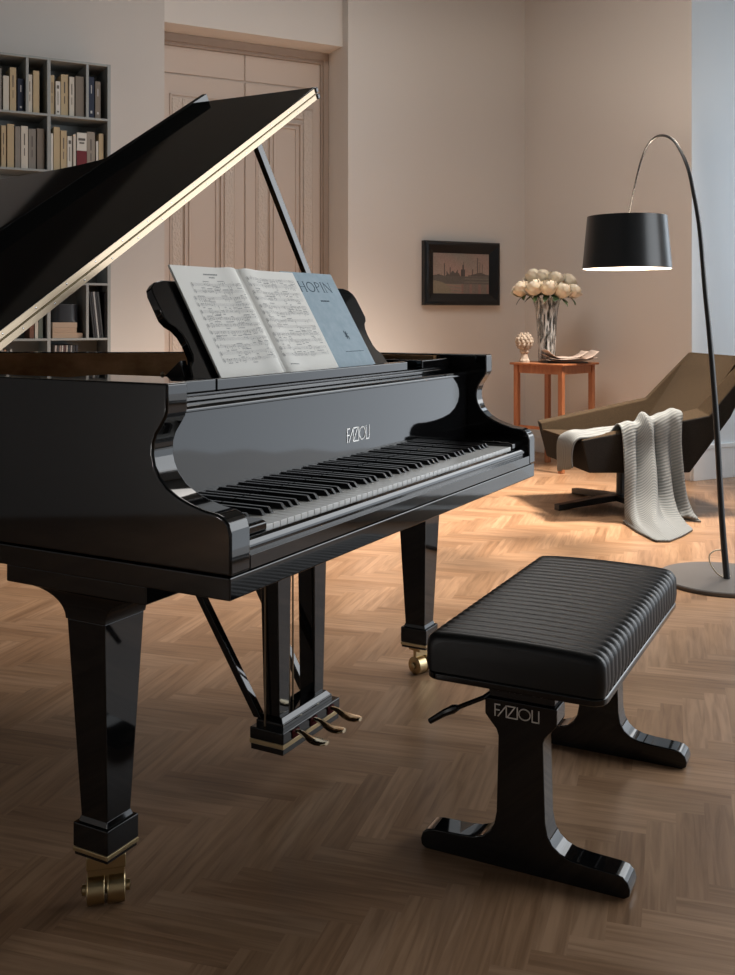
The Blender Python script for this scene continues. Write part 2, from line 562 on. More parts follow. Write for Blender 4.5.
# --- lettering from strokes
def stroke(b, pts, w, T, h=.0012, closed=False):
    n = len(pts)
    P = [Vector(p) for p in pts]
    segs = n if closed else n - 1
    for i in range(segs):
        a, c = P[i], P[(i + 1) % n]
        d = (c - a)
        if d.length < 1e-7: continue
        d.normalize()
        nn = Vector((-d.y, d.x)) * w / 2
        e = d * w * .35
        q = [a - e - nn, c + e - nn, c + e + nn, a - e + nn]
        vs = [T(p.x, p.y, 0) for p in q] + [T(p.x, p.y, h) for p in q]
        b.add(vs, [(0, 1, 2, 3), (4, 5, 6, 7), (0, 1, 5, 4), (1, 2, 6, 5), (2, 3, 7, 6), (3, 0, 4, 7)])
def maker_letters(T, parent, H=1., w=.09, sx=1.):
    """six thin letters, unit height, width about 3.4"""
    k = lambda p: (p[0] * H * sx, p[1] * H)
    O = [(2.09 + .40 * cos(2 * PI * i / 28), .5 + .47 * sin(2 * PI * i / 28)) for i in range(28)]
    L_ = [[[(0, 0), (0, 1), (.34, 1)], [(0, .52), (.30, .52)]],
          [[(.22, 0), (.80, 1), (.80, 0)]],
          [[(.90, 1), (1.42, 1), (.86, 0), (1.50, 0)]],
          [[(1.58, 0), (1.58, 1)]],
          [O],
          [[(2.62, 1), (2.62, 0), (3.08, 0), (3.08, 1)]]]
    for i, strokes in enumerate(L_):
        b = MB()
        for s_ in strokes:
            stroke(b, [k(p) for p in s_], w * H, T, closed=(s_ is O))
        b.build('letter', inlay, parent, smooth=False)
maker_letters(lambda p, q, h: (.716 + p, .1602 - h, .8015 + q), fb, .0315, .085, 1.1)

# --- keys
KW = .0233
X0K = .1395
def white_key(i):
    x = X0K + i * KW
    b = MB()
    b.box(x + .0005, x + KW - .0005, -.006, .1595, .7085, .730)
    b.build('white_key', ivory, piano, bevel=.0012, seg=2)
for i in range(52): white_key(i)
bk = []
for i in range(51):
    nm = 'ABCDEFG'[i % 7]
    if nm in 'ACDFG': bk.append(i)
for i in bk:
    x = X0K + (i + 1) * KW + {'A': .0, 'C': -.0015, 'D': .0015, 'F': -.002, 'G': 0.}['ABCDEFG'[i % 7]]
    lo = [(x - .0058, .043), (x + .0058, .043), (x + .0058, .1595), (x - .0058, .1595)]
    hi = [(x - .0045, .053), (x + .0045, .053), (x + .0045, .1595), (x - .0045, .1595)]
    b = MB().loft([[(p[0], p[1], .7305) for p in lo], [(p[0], p[1], .7415) for p in hi]])
    b.build('black_key', ebony, piano, bevel=.0012, seg=2)
kb_prof = [(-.0095, .7225), (-.0095, .737), (.004, .7415), (.156, .7415), (.156, .7225)]
for x0, x1 in ((.0565, .1385), (W_ - .1225, W_ - .0455)):
    MB().prism(kb_prof, x0, x1).build('key_block', lacquer, piano, bevel=.003)
ks = [(-.032, .6735), (-.032, .6965), (-.0315, .6972), (-.0215, .6972), (-.0215, .705), (-.0235, .7065), (-.0225, .712), (-.0195, .7175), (-.014, .7208), (-.0105, .7212), (-.0105, .6735)]
MB().prism(ks, .0568, W_ - .0458).build('key_slip', lacquer, piano, bevel=.0008, seg=2)
MB().box(.0568, W_ - .0458, -.0105, .2, .6735, .707).build('key_frame', satin_black, piano)

# --- music desk in its own leaning plane
ty, tz = .11 / .21954, .19 / .21954
def D(x, t, w=0.):                      # w towards the player
    return (x, .300 + t * ty - w * tz, .963 + t * tz + w * ty)
half = [(.312, -.012), (.313, .004), (.322, .034), (.340, .048), (.347, .062), (.348, .092), (.344, .112), (.334, .128), (.318, .138), (.309, .152), (.3085, .212), (.314, .228), (.330, .240), (.356, .246)]
desk_prof = [(x + .013, t) for x, t in half] + [(1.508 - x, t) for x, t in reversed(half)]
MB().prism(desk_prof, -.020, 0, T=lambda p, q, h: D(p, q, h)).build('music_desk', lacquer, piano, bevel=.003, ang=35)
b = MB()
for x in (.335, 1.150):
    MB().prism([(.325, .952), (.41, .952), (.345, 1.005)], x, x + .02).build('desk_bracket', satin_black, piano, bevel=.002)
b = MB().sphere((.345, .40, .974), .005).tube([(.345, .40, .957), (.345, .40, .972)], .003)
b.build('bracket_knob', brass, piano)

# --- lid
LC, LS = cos(R(31)), sin(R(31))
def Ld(u, v, w):
    return (u * LC - w * LS, v, .988 + u * LS + w * LC)
VF = .577
UL = 1.483
lid_poly = [(0.0, VF), (UL, VF), (UL, .68)] + [(min(UL, x + .005), y + .005) for x, y in catmull([(1.47, .74), (1.36, .84), (1.16, 1.01), (1.05, 1.18), (.985, 1.48), (.90, 1.80), (.72, 2.03), (.48, 2.12), (.26, 2.12), (.08, 2.02), (0, 1.88)], 4)]
MB().prism(lid_poly, 0, .0175, T=lambda p, q, h: Ld(p, q, h)).build('lid', lacquer, piano, bevel=.002, ang=50)
fl = MB().prism([(0, VF), (UL, VF), (UL - .004, .99), (0, .99)], .0190, .0365, T=lambda p, q, h: Ld(p, q, h)).build('lid_flap', lacquer, piano, bevel=.002)
MB().prism([(0, .972), (UL - .004, .972), (UL - .004, .990), (0, .990)], .0362, .060, T=lambda p, q, h: Ld(p, q, h)).build('flap_lip', lacquer, fl, bevel=.0008)
for nm, w0, w1, ph in (('hinge_leaf', .0018, .0158, 0), ('hinge_leaf', .0206, .0346, .05)):
    hl = MB().prism([(.004, VF - .0016), (UL - .012, VF - .0016), (UL - .012, VF + .001), (.004, VF + .001)], w0, w1, T=lambda p, q, h: Ld(p, q, h)).build(nm, brass, piano, smooth=False)
    b_ = []
    for i in range(14):
        u = .05 + ph + i * .1
        if u > UL - .03: continue
        c = Ld(u, VF - .0012, (w0 + w1) / 2)
        MB().sphere(c, .0024, 8, 6, (1, .6, 1)).build('screw', steel, hl)
b = MB().tube([Ld(.004, VF - .0012, .0182), Ld(UL - .012, VF - .0012, .0182)], .0021, 8)
b.build('hinge_knuckle', old_brass, piano)
b = MB()
b.box(UL - .010, UL + .004, VF - .006, VF + .02, .0005, .0165, T=Ld).box(UL - .010, UL + .004, VF - .006, VF + .02, .0200, .0360, T=Ld)
b.build('hinge_end_cap', satin_black, piano, bevel=.003)
# prop stick
pt = Vector(Ld(1.13, .592, -.001)); pb = Vector((1.425, .60, .975))
d = (pt - pb).normalized()
s_ = Vector((0, 1, 0)); c_ = d.cross(s_).normalized(); s_ = c_.cross(d)
def bar(p, q, hw, hh):
    rr = []
    for o_ in (p, q):
        rr.append([o_ + c_ * x + s_ * y for x, y in ((-hw, -hh), (hw, -hh), (hw, hh), (-hw, hh))])
    return MB().loft(rr)
bar(pb, pt, .0125, .0085).build('lid_prop', lacquer, piano, bevel=.002)
MB().tube([pb + Vector((0, -.02, 0)), pb + Vector((0, .02, 0))], .008).build('prop_pivot', brass, piano)

# --- legs
def piano_leg(cx, cy, caster_rz, off=(0, 0), spread=.145):
    def sq(hx, z, hy=None, ey=0):
        hy = hx if hy is None else hy
        return [(cx - hx, cy - hy - ey, z), (cx + hx, cy - hy - ey, z), (cx + hx, cy + hy + ey, z), (cx - hx, cy + hy + ey, z)]
    lg = MB().loft([sq(.032, .166), sq(.054, .540, .046)]).build('leg', lacquer, piano, bevel=.003)
    rings = []
    for k in range(9):
        a = k / 8 * PI / 2
        e = (1 - cos(a)) * (spread - .048)
        rings.append(sq(.056 + .012 * (1 - cos(a)), .539 + sin(a) * .055, .048, e))
    rings.append(sq(.068, .600, .048, spread - .048))
    MB().loft(rings).build('leg_bracket', lacquer, lg, bevel=.002, ang=50)
    MB().box(cx - .085, cx + .085, cy - .17, cy + .17, .599, ZB + .0005).build('mounting_plate', lacquer, lg, bevel=.003)
    MB().loft([sq(.036, .158), sq(.032, .170)]).build('cuff_step', lacquer, lg, bevel=.002)
    MB().box(cx - .0425, cx + .0425, cy - .0425, cy + .0425, .1135, .159).build('cuff', lacquer, lg, bevel=.003)
    MB().box(cx - .0425, cx + .0425, cy - .0425, cy + .0425, .105, .1132).build('brass_band', old_brass, lg, bevel=.001)
    MB().box(cx - .040, cx + .040, cy - .040, cy + .040, .098, .105).build('cuff_foot', lacquer, lg, bevel=.001)
    # caster
    M_ = Matrix.Translation((cx + off[0], cy + off[1], 0)) @ Matrix.Rotation(caster_rz, 4, 'Z')
    def T(x, y, z): return tuple(M_ @ Vector((x, y, z)))
    cs = MB().box(-.036, .036, -.024, .024, .072, .0985, T=T).box(-.034, .034, -.006, .006, .03, .074, T=T).build('caster', old_brass, lg, bevel=.003)
    for x0, x1 in ((-.036, -.0012), (.0012, .036)):
        prof = [(.020, x0), (.0258, x0 + .0015), (.027, x0 + .003), (.027, x1 - .003), (.0258, x1 - .0015), (.020, x1)]
        rings = [[T(z, r * cos(2 * PI * k / 36), .027 + r * sin(2 * PI * k / 36)) for k in range(36)] for r, z in prof]
        MB().loft(rings).build('wheel', old_brass, cs)
    rings = [[T(z, r * cos(2 * PI * k / 16), .027 + r * sin(2 * PI * k / 16)) for k in range(16)] for r, z in ((.005, -.045), (.010, -.043), (.010, -.037), (.010, .037), (.010, .043), (.005, .045))]
    MB().loft(rings).build('axle', old_brass, cs)
piano_leg(.091, .322, R(-47))
piano_leg(W_ - .035, .322, R(-20), (.045, .012))
piano_leg(.50, 1.72, R(40))

# --- pedal lyre
LX = .751
ly = MB().box(LX - .130, LX + .130, .2755, .370, .1045, .132).build('lyre_box', lacquer, piano, bevel=.003)
MB().box(LX - .1305, LX + .1305, .275, .3705, .094, .1045).build('brass_band', old_brass, ly, bevel=.0008)
MB().box(LX - .128, LX + .128, .2775, .368, .079, .094).build('box_foot', lacquer, ly, bevel=.002)
b = MB().box(LX - .112, LX + .112, .288, .364, .131, .144)
rings = [[(x0, y0, z), (x1, y0, z), (x1, y1, z), (x0, y1, z)] for x0, x1, y0, y1, z in ((LX - .112, LX + .112, .289, .363, .143), (LX - .102, LX + .102, .299, .356, .155))]
b.loft(rings)
b.build('lyre_plinth', lacquer, ly, bevel=.002)
for sg in (-1, 1):
    rr = []
    for z, hx, hy, xo in ((.153, .0215, .022, LX + sg * .079), (ZB + .001, .033, .026, LX + sg * .083)):
        rr.append([(xo - hx, .328 - hy, z), (xo + hx, .328 - hy, z), (xo + hx, .328 + hy, z), (xo - hx, .328 + hy, z)])
    MB().loft(rr).build('lyre_post', lacquer, ly, bevel=.003)
for xc in (LX - .112, LX - .008, LX + .008):
    MB().tube([(xc, .338, .131), (xc, .338, ZB + .001)], .0024, 8).build('pedal_rod', brass, ly)
for sg in (-1, 1):
    rr = []
    for xo, y, z in ((LX + sg * .100, .362, .146), (LX + sg * .122, .66, ZB + .001)):
        rr.append([(xo - .010, y - .011, z), (xo + .010, y - .011, z), (xo + .010, y + .011, z), (xo - .010, y + .011, z)])
    MB().loft(rr).build('lyre_brace', lacquer, ly, bevel=.002)
for xc in (LX - .078, LX + .002, LX + .082):
    path = [(.36, .120, .009), (.276, .121, .009), (.262, .121, .009), (.252, .118, .010), (.242, .113, .012), (.228, .109, .017), (.212, .1075, .0205), (.197, .108, .0185), (.189, .109, .009)]
    rings = []
    for y, z, hw in path:
        rings.append([(xc + hw * cos(2 * PI * k / 14), y, z + .0045 * sin(2 * PI * k / 14)) for k in range(14)])
    MB().loft(rings).build('pedal', pedal_brass, ly)
    MB().box(xc - .014, xc + .014, .2725, .2753, .108, .126).build('pedal_felt', felt_red, ly)

# ================================================================== SHEET MUSIC (rests on the desk)
def Dw(x, t, w):
    v = Vector(D(x, t, w)); v.rotate(Matrix.Rotation(yaw(APg), 3, 'Z'))
    return v
base_bk = Vector(PO) + Dw(.68, -.01, .006)
def P2(x, t, w):
    return tuple(Vector(PO) + Dw(x, t, w) - base_bk)
book_o = thing('sheet_music_book', 'open white music book showing two pages of printed notation', 'sheet music', base_bk)
xs, T0, T1 = .650, -.0125, .2795
def pagew(x):                              # page swells beside the spine
    a = abs(x - xs)
    return .0125 + .006 * math.exp(-((a - .035) / .035) ** 2) - .007 * math.exp(-(a / .008) ** 2)
xl, xr = .401, .898
MB().grid(lambda u, v: P2(xl + (xr - xl) * u, T0 + (T1 - T0) * v, .0095 + .0 * u), 8, 2).build('cover', paper, book_o, solid=.004)
for x0, x1, nm in ((xl + .001, xs, 'page'), (xs, xr - .001, 'page')):
    MB().grid(lambda u, v: P2(x0 + (x1 - x0) * u, T0 + .001 + (T1 - T0 - .002) * v, pagew(x0 + (x1 - x0) * u)), 24, 4).build(nm, paper, book_o, ang=80)
rnd = random.Random(11)
def notation(x0, x1, title, name):
    b = MB()
    def q(xa, ta, xb, tb, xc, tc, xd, td):
        b.add([P2(x, t, pagew(x) + .0007) for x, t in ((xa, ta), (xb, tb), (xc, tc), (xd, td))], [(0, 1, 2, 3)])
    def rect(xa, xb, ta, tb):
        n = max(1, int((xb - xa) / .012))
        for i in range(n):
            p, r = xa + (xb - xa) * i / n, xa + (xb - xa) * (i + 1) / n
            q(p, ta, r, ta, r, tb, p, tb)
    top = .233 if title else .254
    if title:
        xm = (x0 + x1) / 2 + .0
        for i in range(9): rect(xm - .026 + i * .0058, xm - .0222 + i * .0058, .2560, .2595)
        for i in range(4): rect(xm - .010 + i * .0055, xm - .0065 + i * .0055, .2480, .2510)
    ns = 6
    sys_h = (top - .022) / ns
    for s in range(ns):
        t_hi = top - s * sys_h
        xi = x0 + (.012 if s == 0 and title else 0)
        for st, tt in ((0, t_hi), (1, t_hi - .0175)):
            for k in range(5):
                rect(xi, x1, tt - k * .0016, tt - k * .0016 + .00020)
            x = xi + .003
            rect(x, x + .0010, tt - .009, tt + .002)           # clef
            rect(x + .0020, x + .0032, tt - .007, tt - .003)
            x += .012
            while x < x1 - .008:
                n = rnd.choice((1, 2, 3, 4, 4))
                dx = rnd.uniform(.0052, .0072)
                hgt = rnd.uniform(-.004, .003)
                slope = rnd.uniform(-.0012, .0012)
                up = rnd.random() < .5
                beam = tt + hgt + (.0055 if up else -.0125)
                if rnd.random() < .82:
                    for j in range(n):
                        xx = x + j * dx
                        if xx > x1 - .004: break
                        tn = tt - .003 + hgt + j * slope + rnd.uniform(-.0018, .0018)
                        rect(xx, xx + .0021, tn - .0008, tn + .0008)
                        if rnd.random() < .4: rect(xx, xx + .0021, tn - .0042, tn - .0028)
                        lo, hi = sorted((tn, beam))
                        rect(xx + (.0018 if up else 0), xx + (.0022 if up else .0004), lo, hi)
                    if n > 1: rect(x, min(x1 - .002, x + (n - 1) * dx + .002), beam - .0006, beam + .0006)
                x += n * dx + rnd.uniform(.002, .007)
        rect(xi - .0012, xi - .0006, t_hi - .024, t_hi + .0005)
        rect(x1, x1 + .0004, t_hi - .024, t_hi + .0005)
    if not title:
        for i in range(7): rect(x0 + .012 + i * .006, x0 + .0155 + i * .006, .0125, .0150)
    o = b.build(name, ink, book_o, smooth=False, fix=False)
notation(xl + .034, xs - .018, True, 'notation')
notation(xs + .016, xr - .018, False, 'notation')

folio_base = Vector(PO) + Dw(1.0, -.01, .002)
def P3(x, t, w):
    return tuple(Vector(PO) + Dw(x, t, w) - folio_base)
folio = thing('music_folio', 'blue covered music score album leaning half behind the open white book', 'sheet music', folio_base)
b = MB()
b.box(.852, 1.110, -.0120, .2870, .0012, .0052, T=P3)
b.build('cover', blue_paper, folio, bevel=.0008)
def serif_title(parent):
    H = .030
    A = lambda cx, cy, rx, ry, a0, a1, n=16: [(cx + rx * cos(R(a0 + (a1 - a0) * i / n)), cy + ry * sin(R(a0 + (a1 - a0) * i / n))) for i in range(n + 1)]
    thin, thick = .0013, .0030
    def T(p, q, h): return P3(.868 + p, .227 + q, .0053 + h * .3)
    L = {'C': [(A(.5, .5, .42, .5, 55, 305), thick)],
         'H': [([(.08, 0), (.08, 1)], thick), ([(.62, 0), (.62, 1)], thick), ([(.08, .5), (.62, .5)], thin), ([(0, 0), (.16, 0)], thin), ([(0, 1), (.16, 1)], thin), ([(.54, 0), (.70, 0)], thin), ([(.54, 1), (.70, 1)], thin)],
         'O': [(A(.42, .5, .38, .48, 0, 360, 24), thick * .85)],
         'P': [([(.1, 0), (.1, 1)], thick), (A(.1, .75, .40, .25, 90, -90, 12), thin * 1.5), ([(.0, 0), (.2, 0)], thin)],
         'I': [([(.1, 0), (.1, 1)], thick), ([(.02, 0), (.18, 0)], thin), ([(.02, 1), (.18, 1)], thin)],
         'N': [([(.06, 0), (.06, 1)], thin), ([(.06, 1), (.66, 0)], thick), ([(.66, 0), (.66, 1)], thin), ([(0, 0), (.14, 0)], thin), ([(.58, 1), (.74, 1)], thin)]}
    adv = {'C': .95, 'H': .86, 'O': .95, 'P': .68, 'I': .34, 'N': .8}
    x = 0
    for ch in 'CHOPIN':
        b = MB()
        for pts, w in L[ch]:
            stroke(b, [((x + p) * H * 1.50, q * H) for p, q in pts], w, T)
        b.build('letter', navy_ink, parent, smooth=False)
        x += adv[ch]
serif_title(folio)
def dash(b, xa, xb, ta, tb):
    b.box(xa, xb, ta, tb, .0053, .0057, T=P3)
b = MB()
for i in range(6): dash(b, .985 + i * .0075, .9905 + i * .0075, .1965, .2005)
b.build('subtitle_print', navy_ink, folio, smooth=False)
b = MB()
for i in range(14): dash(b, .985 + i * .007, .9895 + i * .007, .0425, .0442)
b.build('publisher_print', navy_ink, folio, smooth=False)
b = MB()
for q in ((1.026, 1.029, .082, .100), (1.031, 1.034, .086, .104), (1.022, 1.038, .088, .0905), (1.025, 1.040, .096, .098), (1.035, 1.038, .080, .090), (1.023, 1.026, .098, .106)):
    dash(b, *q)
b.build('emblem_print', navy_ink, folio, smooth=False)

# ================================================================== BENCH
bn_loc = Vector(PO) + Matrix.Rotation(yaw(APg), 3, 'Z') @ Vector((.557, -.325, 0))
bench = thing('piano_bench', 'black piano bench with ribbed leather cushion on two lacquered pedestal legs', 'bench', bn_loc, yaw(APg) + R(1.8))
def bench_leg(x0, th):
    f = .215                                   # half foot length
    pr = [(-f + .012, 0), (f - .012, 0), (f - .002, .006), (f, .018), (f - .004, .032), (f - .014, .041), (f - .03, .044)]
    # right rise (towards +y is away); profile in (y,z)
    up = [(.130, .046), (.100, .049), (.080, .056), (.065, .068), (.055, .085), (.050, .11), (.046, .262), (.050, .274), (.066, .292), (.074, .302), (.074, .335)]
    full = pr + up + [(-y, z) for y, z in reversed(up)] + [(-f + .03, .044), (-f + .014, .041), (-f + .004, .032), (-f, .018), (-f + .002, .006)]
    return MB().prism(full, x0, x0 + th).build('leg', lacquer, bench, bevel=.003, ang=35)
LG2 = .615
l1 = bench_leg(0, .058)
l2 = bench_leg(LG2, .058)
maker_letters(lambda p, q, h: (-.0002 - h, .052 - p, .302 + q), l1, .0225, .10, 1.3)
MB().box(.006, LG2 + .05, -.068, .068, .334, .3745).build('seat_mechanism', satin_black, bench, bevel=.004)
# rounded wooden seat board
def rrect(x0, x1, y0, y1, r, z, n=6):
    out = []
    for cx, cy, a0 in ((x1 - r, y1 - r, 0), (x0 + r, y1 - r, 90), (x0 + r, y0 + r, 180), (x1 - r, y0 + r, 270)):
        out += [(cx + r * cos(R(a0 + 90 * i / n)), cy + r * sin(R(a0 + 90 * i / n)), z) for i in range(n + 1)]
    return out
SX0, SX1, SY = -.060, .690, .181
MB().loft([rrect(SX0, SX1, -SY, SY, .03, .374), rrect(SX0, SX1, -SY, SY, .03, .389)]).build('seat_board', lacquer, bench, bevel=.004, ang=50)
# ribbed cushion: cross profile over the top, swept along x with seams
ZC0, ZC1 = .390, .468
def cprof(ins):
    r = .026
    y1 = SY - .002 - ins
    zt = ZC1 - ins
    pts = [(y1, ZC0), (y1 + .003, ZC0 + .02), (y1 + .002, zt - r)]
    for i in range(1, 7):
        a = R(90 * i / 6)
        pts.append((y1 - r + r * cos(a) + .002 * cos(a), zt - r + r * sin(a)))
    for i in range(1, 12):
        y = (y1 - r) * (1 - i / 6)
        pts.append((y, zt + .005 * (1 - (y / y1) ** 2)))
    left = [(-y, z) for y, z in pts[:9]]
    return pts + left[::-1]
NR = 23
rings = []
L0, L1 = SX0 + .003, SX1 - .003
for k in range(5):                             # rounded near end
    t = k / 4
    a = t * PI / 2
    rings.append([(L0 + .018 * (1 - sin(a)) * 1 if False else L0 + .018 * (1 - cos(a)), y, z) for y, z in cprof(.018 * (1 - sin(a)) + .0001)])
xs0, xs1 = L0 + .024, L1 - .024
for k in range(NR):
    for j in range(8):
        t = (j + .5) / 8
        x = xs0 + (xs1 - xs0) * (k + t) / NR
        ins = .0062 * (1 - abs(sin(PI * t)) ** .6)
        rings.append([(x, y, z) for y, z in cprof(ins)])
for k in range(4, -1, -1):
    a = k / 4 * PI / 2
    rings.append([(L1 - .018 * (1 - cos(a)), y, z) for y, z in cprof(.018 * (1 - sin(a)) + .0001)])
MB().loft(rings).build('cushion', leather, bench, ang=75)
# height lever
b = MB().tube([(.03, .05, .352), (-.002, .075, .334), (-.004, .115, .313), (-.004, .134, .303)], .0048, 10)
b.tube([(-.004, .130, .305), (-.004, .140, .300), (-.004, .160, .289), (-.004, .192, .266)], [.006, .009, .0075, .006], 10)
b.build('height_lever', satin_black, bench)
b = MB()
for x0 in (.005, LG2 + .005):
    for y0 in (-.195, .165):
        b.box(x0, x0 + .048, y0, y0 + .03, -.0, .002)
b.build('foot_pad', satin_black, bench)

# ================================================================== FLOOR LAMP
lr = rd(1.476, 4.18)
la = math.atan2(1.32 - 1.476, 5.20 - 4.18)
lamp = thing('floor_lamp', 'tall arched black floor lamp with drum shade hanging over the armchair', 'lamp', lr, yaw(la))
# x runs from the foot towards the shade
lp = [(.0, .012), (.041, .25), (.090, .66), (.144, .994), (.188, 1.207), (.234, 1.46), (.289, 1.626), (.356, 1.768), (.474, 1.890), (.60, 1.9415), (.72, 1.941), (.823, 1.885), (.907, 1.773), (.993, 1.612), (1.0, 1.585)]
lps = catmull(lp, 6)
n = len(lps)
MB().tube([(x, 0, z) for x, z in lps], [.0135 - .0105 * min(1, (i / n) * 1.05) for i in range(n)], 12).build('pole', metal_black, lamp)
rings = [[(.03 + r * cos(2 * PI * k / 64), -.0 + r * sin(2 * PI * k / 64), z) for k in range(64)] for r, z in ((.257, 0), (.260, .003), (.260, .014), (.256, .018))]
MB().loft(rings).build('base', base_grey, lamp)
SC = 1.02
zb, zt = 1.335, 1.602
b = MB()
rings = [[(SC + r * cos(2 * PI * k / 64), r * sin(2 * PI * k / 64), z) for k in range(64)] for r, z in ((.221, zb), (.2225, zb), (.1985, zt), (.197, zt))]
b.loft(rings, False, False)
sh = b.build('lamp_shade', shade_out, lamp)
rings = [[(SC + r * cos(2 * PI * k / 64), r * sin(2 * PI * k / 64), z) for k in range(64)] for r, z in ((.2205, zb + .0003), (.1965, zt - .0003))]
MB().loft(rings, False, False).build('shade_lining', shade_in, sh, fix=False)
b = MB()
for k in range(3):
    a = 2 * PI * k / 3 + .4
    b.tube([(SC, 0, zt - .012), (SC + .1965 * cos(a), .1965 * sin(a), zt - .012)], .002, 6)
b.tube([(1.0, 0, 1.595), (SC, 0, zt - .012), (SC, 0, 1.56)], .004, 8)
b.build('shade_spider', metal_black, lamp)
MB().lathe([(.012, 1.535), (.014, 1.54), (.014, 1.575), (.008, 1.58)], 16, (SC, 0)).build('socket', metal_black, lamp)
MB().sphere((SC, 0, 1.513), .026, 16, 12).build('bulb', bulb_m, lamp)
pw = catmull([(.022, -.006, .125), (.026, .03, .130), (.032, .058, .112), (.036, .055, .075), (.03, .030, .035), (.022, .006, .0195), (.03, -.03, .0195)], 6)
MB().tube(pw, .003, 8).build('power_cord', mat('clear_cord', (.75, .66, .50), .4), lamp)

# ================================================================== ARMCHAIR
CA = R(80.2)
ch_loc = rd(1.484, 5.88)
chair = thing('lounge_armchair', 'low angular lounge armchair in dark brown tweed with a grey throw over it', 'armchair', ch_loc, yaw(CA))
# local u backwards, v away from the camera
def body():
    V = {}
    for s in (-1, 1):
        V['b1', s] = (-.352, .335 * s, .247)
        V['b2', s] = (.238, .325 * s, .232)
        V['r1', s] = (-.402, .362 * s, .462 if s > 0 else .428)
        V['r2', s] = (.300, .370 * s, .592)
        V['r3', s] = (.585, .362 * s, .868)
        V['k', s] = (.470, .350 * s, .560)       # kink of the outer back edge
        V['k3', s] = (.628, .352 * s, .862)
        V['i1', s] = (-.398, .308 * s, .452 if s > 0 else .424)
        V['i2', s] = (.275, .306 * s, .584)
        V['i3', s] = (.572, .315 * s, .872)
        V['s1', s] = (-.394, .300 * s, .408)
        V['s2', s] = (.190, .262 * s, .365)
    V['r2', -1] = (.335, -.368, .548); V['i2', -1] = (.285, -.306, .588); V['r3', -1] = (.605, -.360, .846); V['k', -1] = (.475, -.350, .545)
    keys = list(V)
    ix = {k: i for i, k in enumerate(keys)}
    f_out, f_in = [], []
    for s in (-1, 1):
        f_out += [[('b1', s), ('b2', s), ('r2', s), ('r1', s)], [('b2', s), ('k', s), ('r3', s), ('r2', s)], [('k', s), ('k3', s), ('r3', s)]]
        f_in += [[('r1', s), ('r2', s), ('i2', s), ('i1', s)], [('r2', s), ('r3', s), ('i3', s), ('i2', s)],
                 [('i1', s), ('i2', s), ('s2', s), ('s1', s)], [('i2', s), ('i3', s), ('s2', s)],
                 ]
    f_out += [[('b1', 1), ('b1', -1), ('b2', -1), ('b2', 1)], [('b2', 1), ('b2', -1), ('k', -1), ('k', 1)], [('k', 1), ('k', -1), ('k3', -1), ('k3', 1)],
              [('b1', 1), ('b1', -1), ('r1', -1), ('i1', -1), ('s1', -1), ('s1', 1), ('i1', 1), ('r1', 1)]]
    f_in += [[('s1', 1), ('s1', -1), ('s2', -1), ('s2', 1)]]
    tops = [[('k3', 1), ('k3', -1), ('r3', -1), ('i3', -1), ('i3', 1), ('r3', 1)], [('s2', 1), ('s2', -1), ('i3', -1), ('i3', 1)]]
    vs = [V[k] for k in keys]
    b1 = MB().add(vs, [tuple(ix[q] for q in f) for f in f_out + f_in + tops])
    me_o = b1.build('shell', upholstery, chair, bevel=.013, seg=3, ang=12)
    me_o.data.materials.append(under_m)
    # underside and outer flanks get the darkened tweed, their shade painted in
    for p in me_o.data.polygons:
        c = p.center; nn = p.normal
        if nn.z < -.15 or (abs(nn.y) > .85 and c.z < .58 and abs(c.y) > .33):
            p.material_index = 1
    # loose seat pad and back pad following the shell
    def pad(q, up, th, name):
        q = [Vector(p) for p in q]
        def fn(u, v, h):
            a = q[0].lerp(q[1], u); b_ = q[3].lerp(q[2], u)
            return a.lerp(b_, v) + Vector(up) * h
        bb = MB()
        bump = lambda u, v: th * (.35 + .65 * min(1, 6 * min(u, 1 - u)) ** .5 * min(1, 6 * min(v, 1 - v)) ** .5)
        bb.grid(lambda u, v: tuple(fn(u, v, bump(u, v))), 12, 12)
        bb.grid(lambda u, v: tuple(fn(u, v, -.004)), 12, 12, True)
        m = 13
        side = []
        per = [i for i in range(m)] + [i * m + m - 1 for i in range(1, m)] + [m * m - 1 - i for i in range(1, m)] + [(m - 1 - i) * m for i in range(1, m - 1)]
        for k in range(len(per)):
            a, c = per[k], per[(k + 1) % len(per)]
            side.append((a, c, c + m * m, a + m * m))
        bb.f += side
        return bb.build(name, upholstery, chair, ang=50)
    pad([(-.392, .290, .410), (-.392, -.290, .410), (.180, -.256, .368), (.180, .256, .368)], (.07, 0, 1), .018, 'seat')
    pad([(.20, .255, .375), (.20, -.255, .375), (.556, -.295, .858), (.556, .295, .858)], (-.8, 0, .59), .018, 'backrest')
body()
CU, CV = -.03, .03
MB().lathe([(.03, .055), (.026, .07), (.024, .20), (.06, .225), (.11, .232), (.11, .250)], 24, (CU + .02, CV)).build('column', metal_black, chair)
for k in range(4):
    a = k * PI / 2 + R(14)
    ca, sa = cos(a), sin(a)
    rr = []
    for t, hw, z0, z1 in ((.0, .034, .03, .062), (.15, .031, .02, .056), (.42, .024, .0, .032)):
        rr.append([(CU + t * ca - q * sa, CV + t * sa + q * ca, z) for q, z in ((-hw, z0), (hw, z0), (hw, z1), (-hw, z1))])
    a_ = a + R(0)
    MB().loft(rr).build('base_blade', metal_black, chair, bevel=.003)

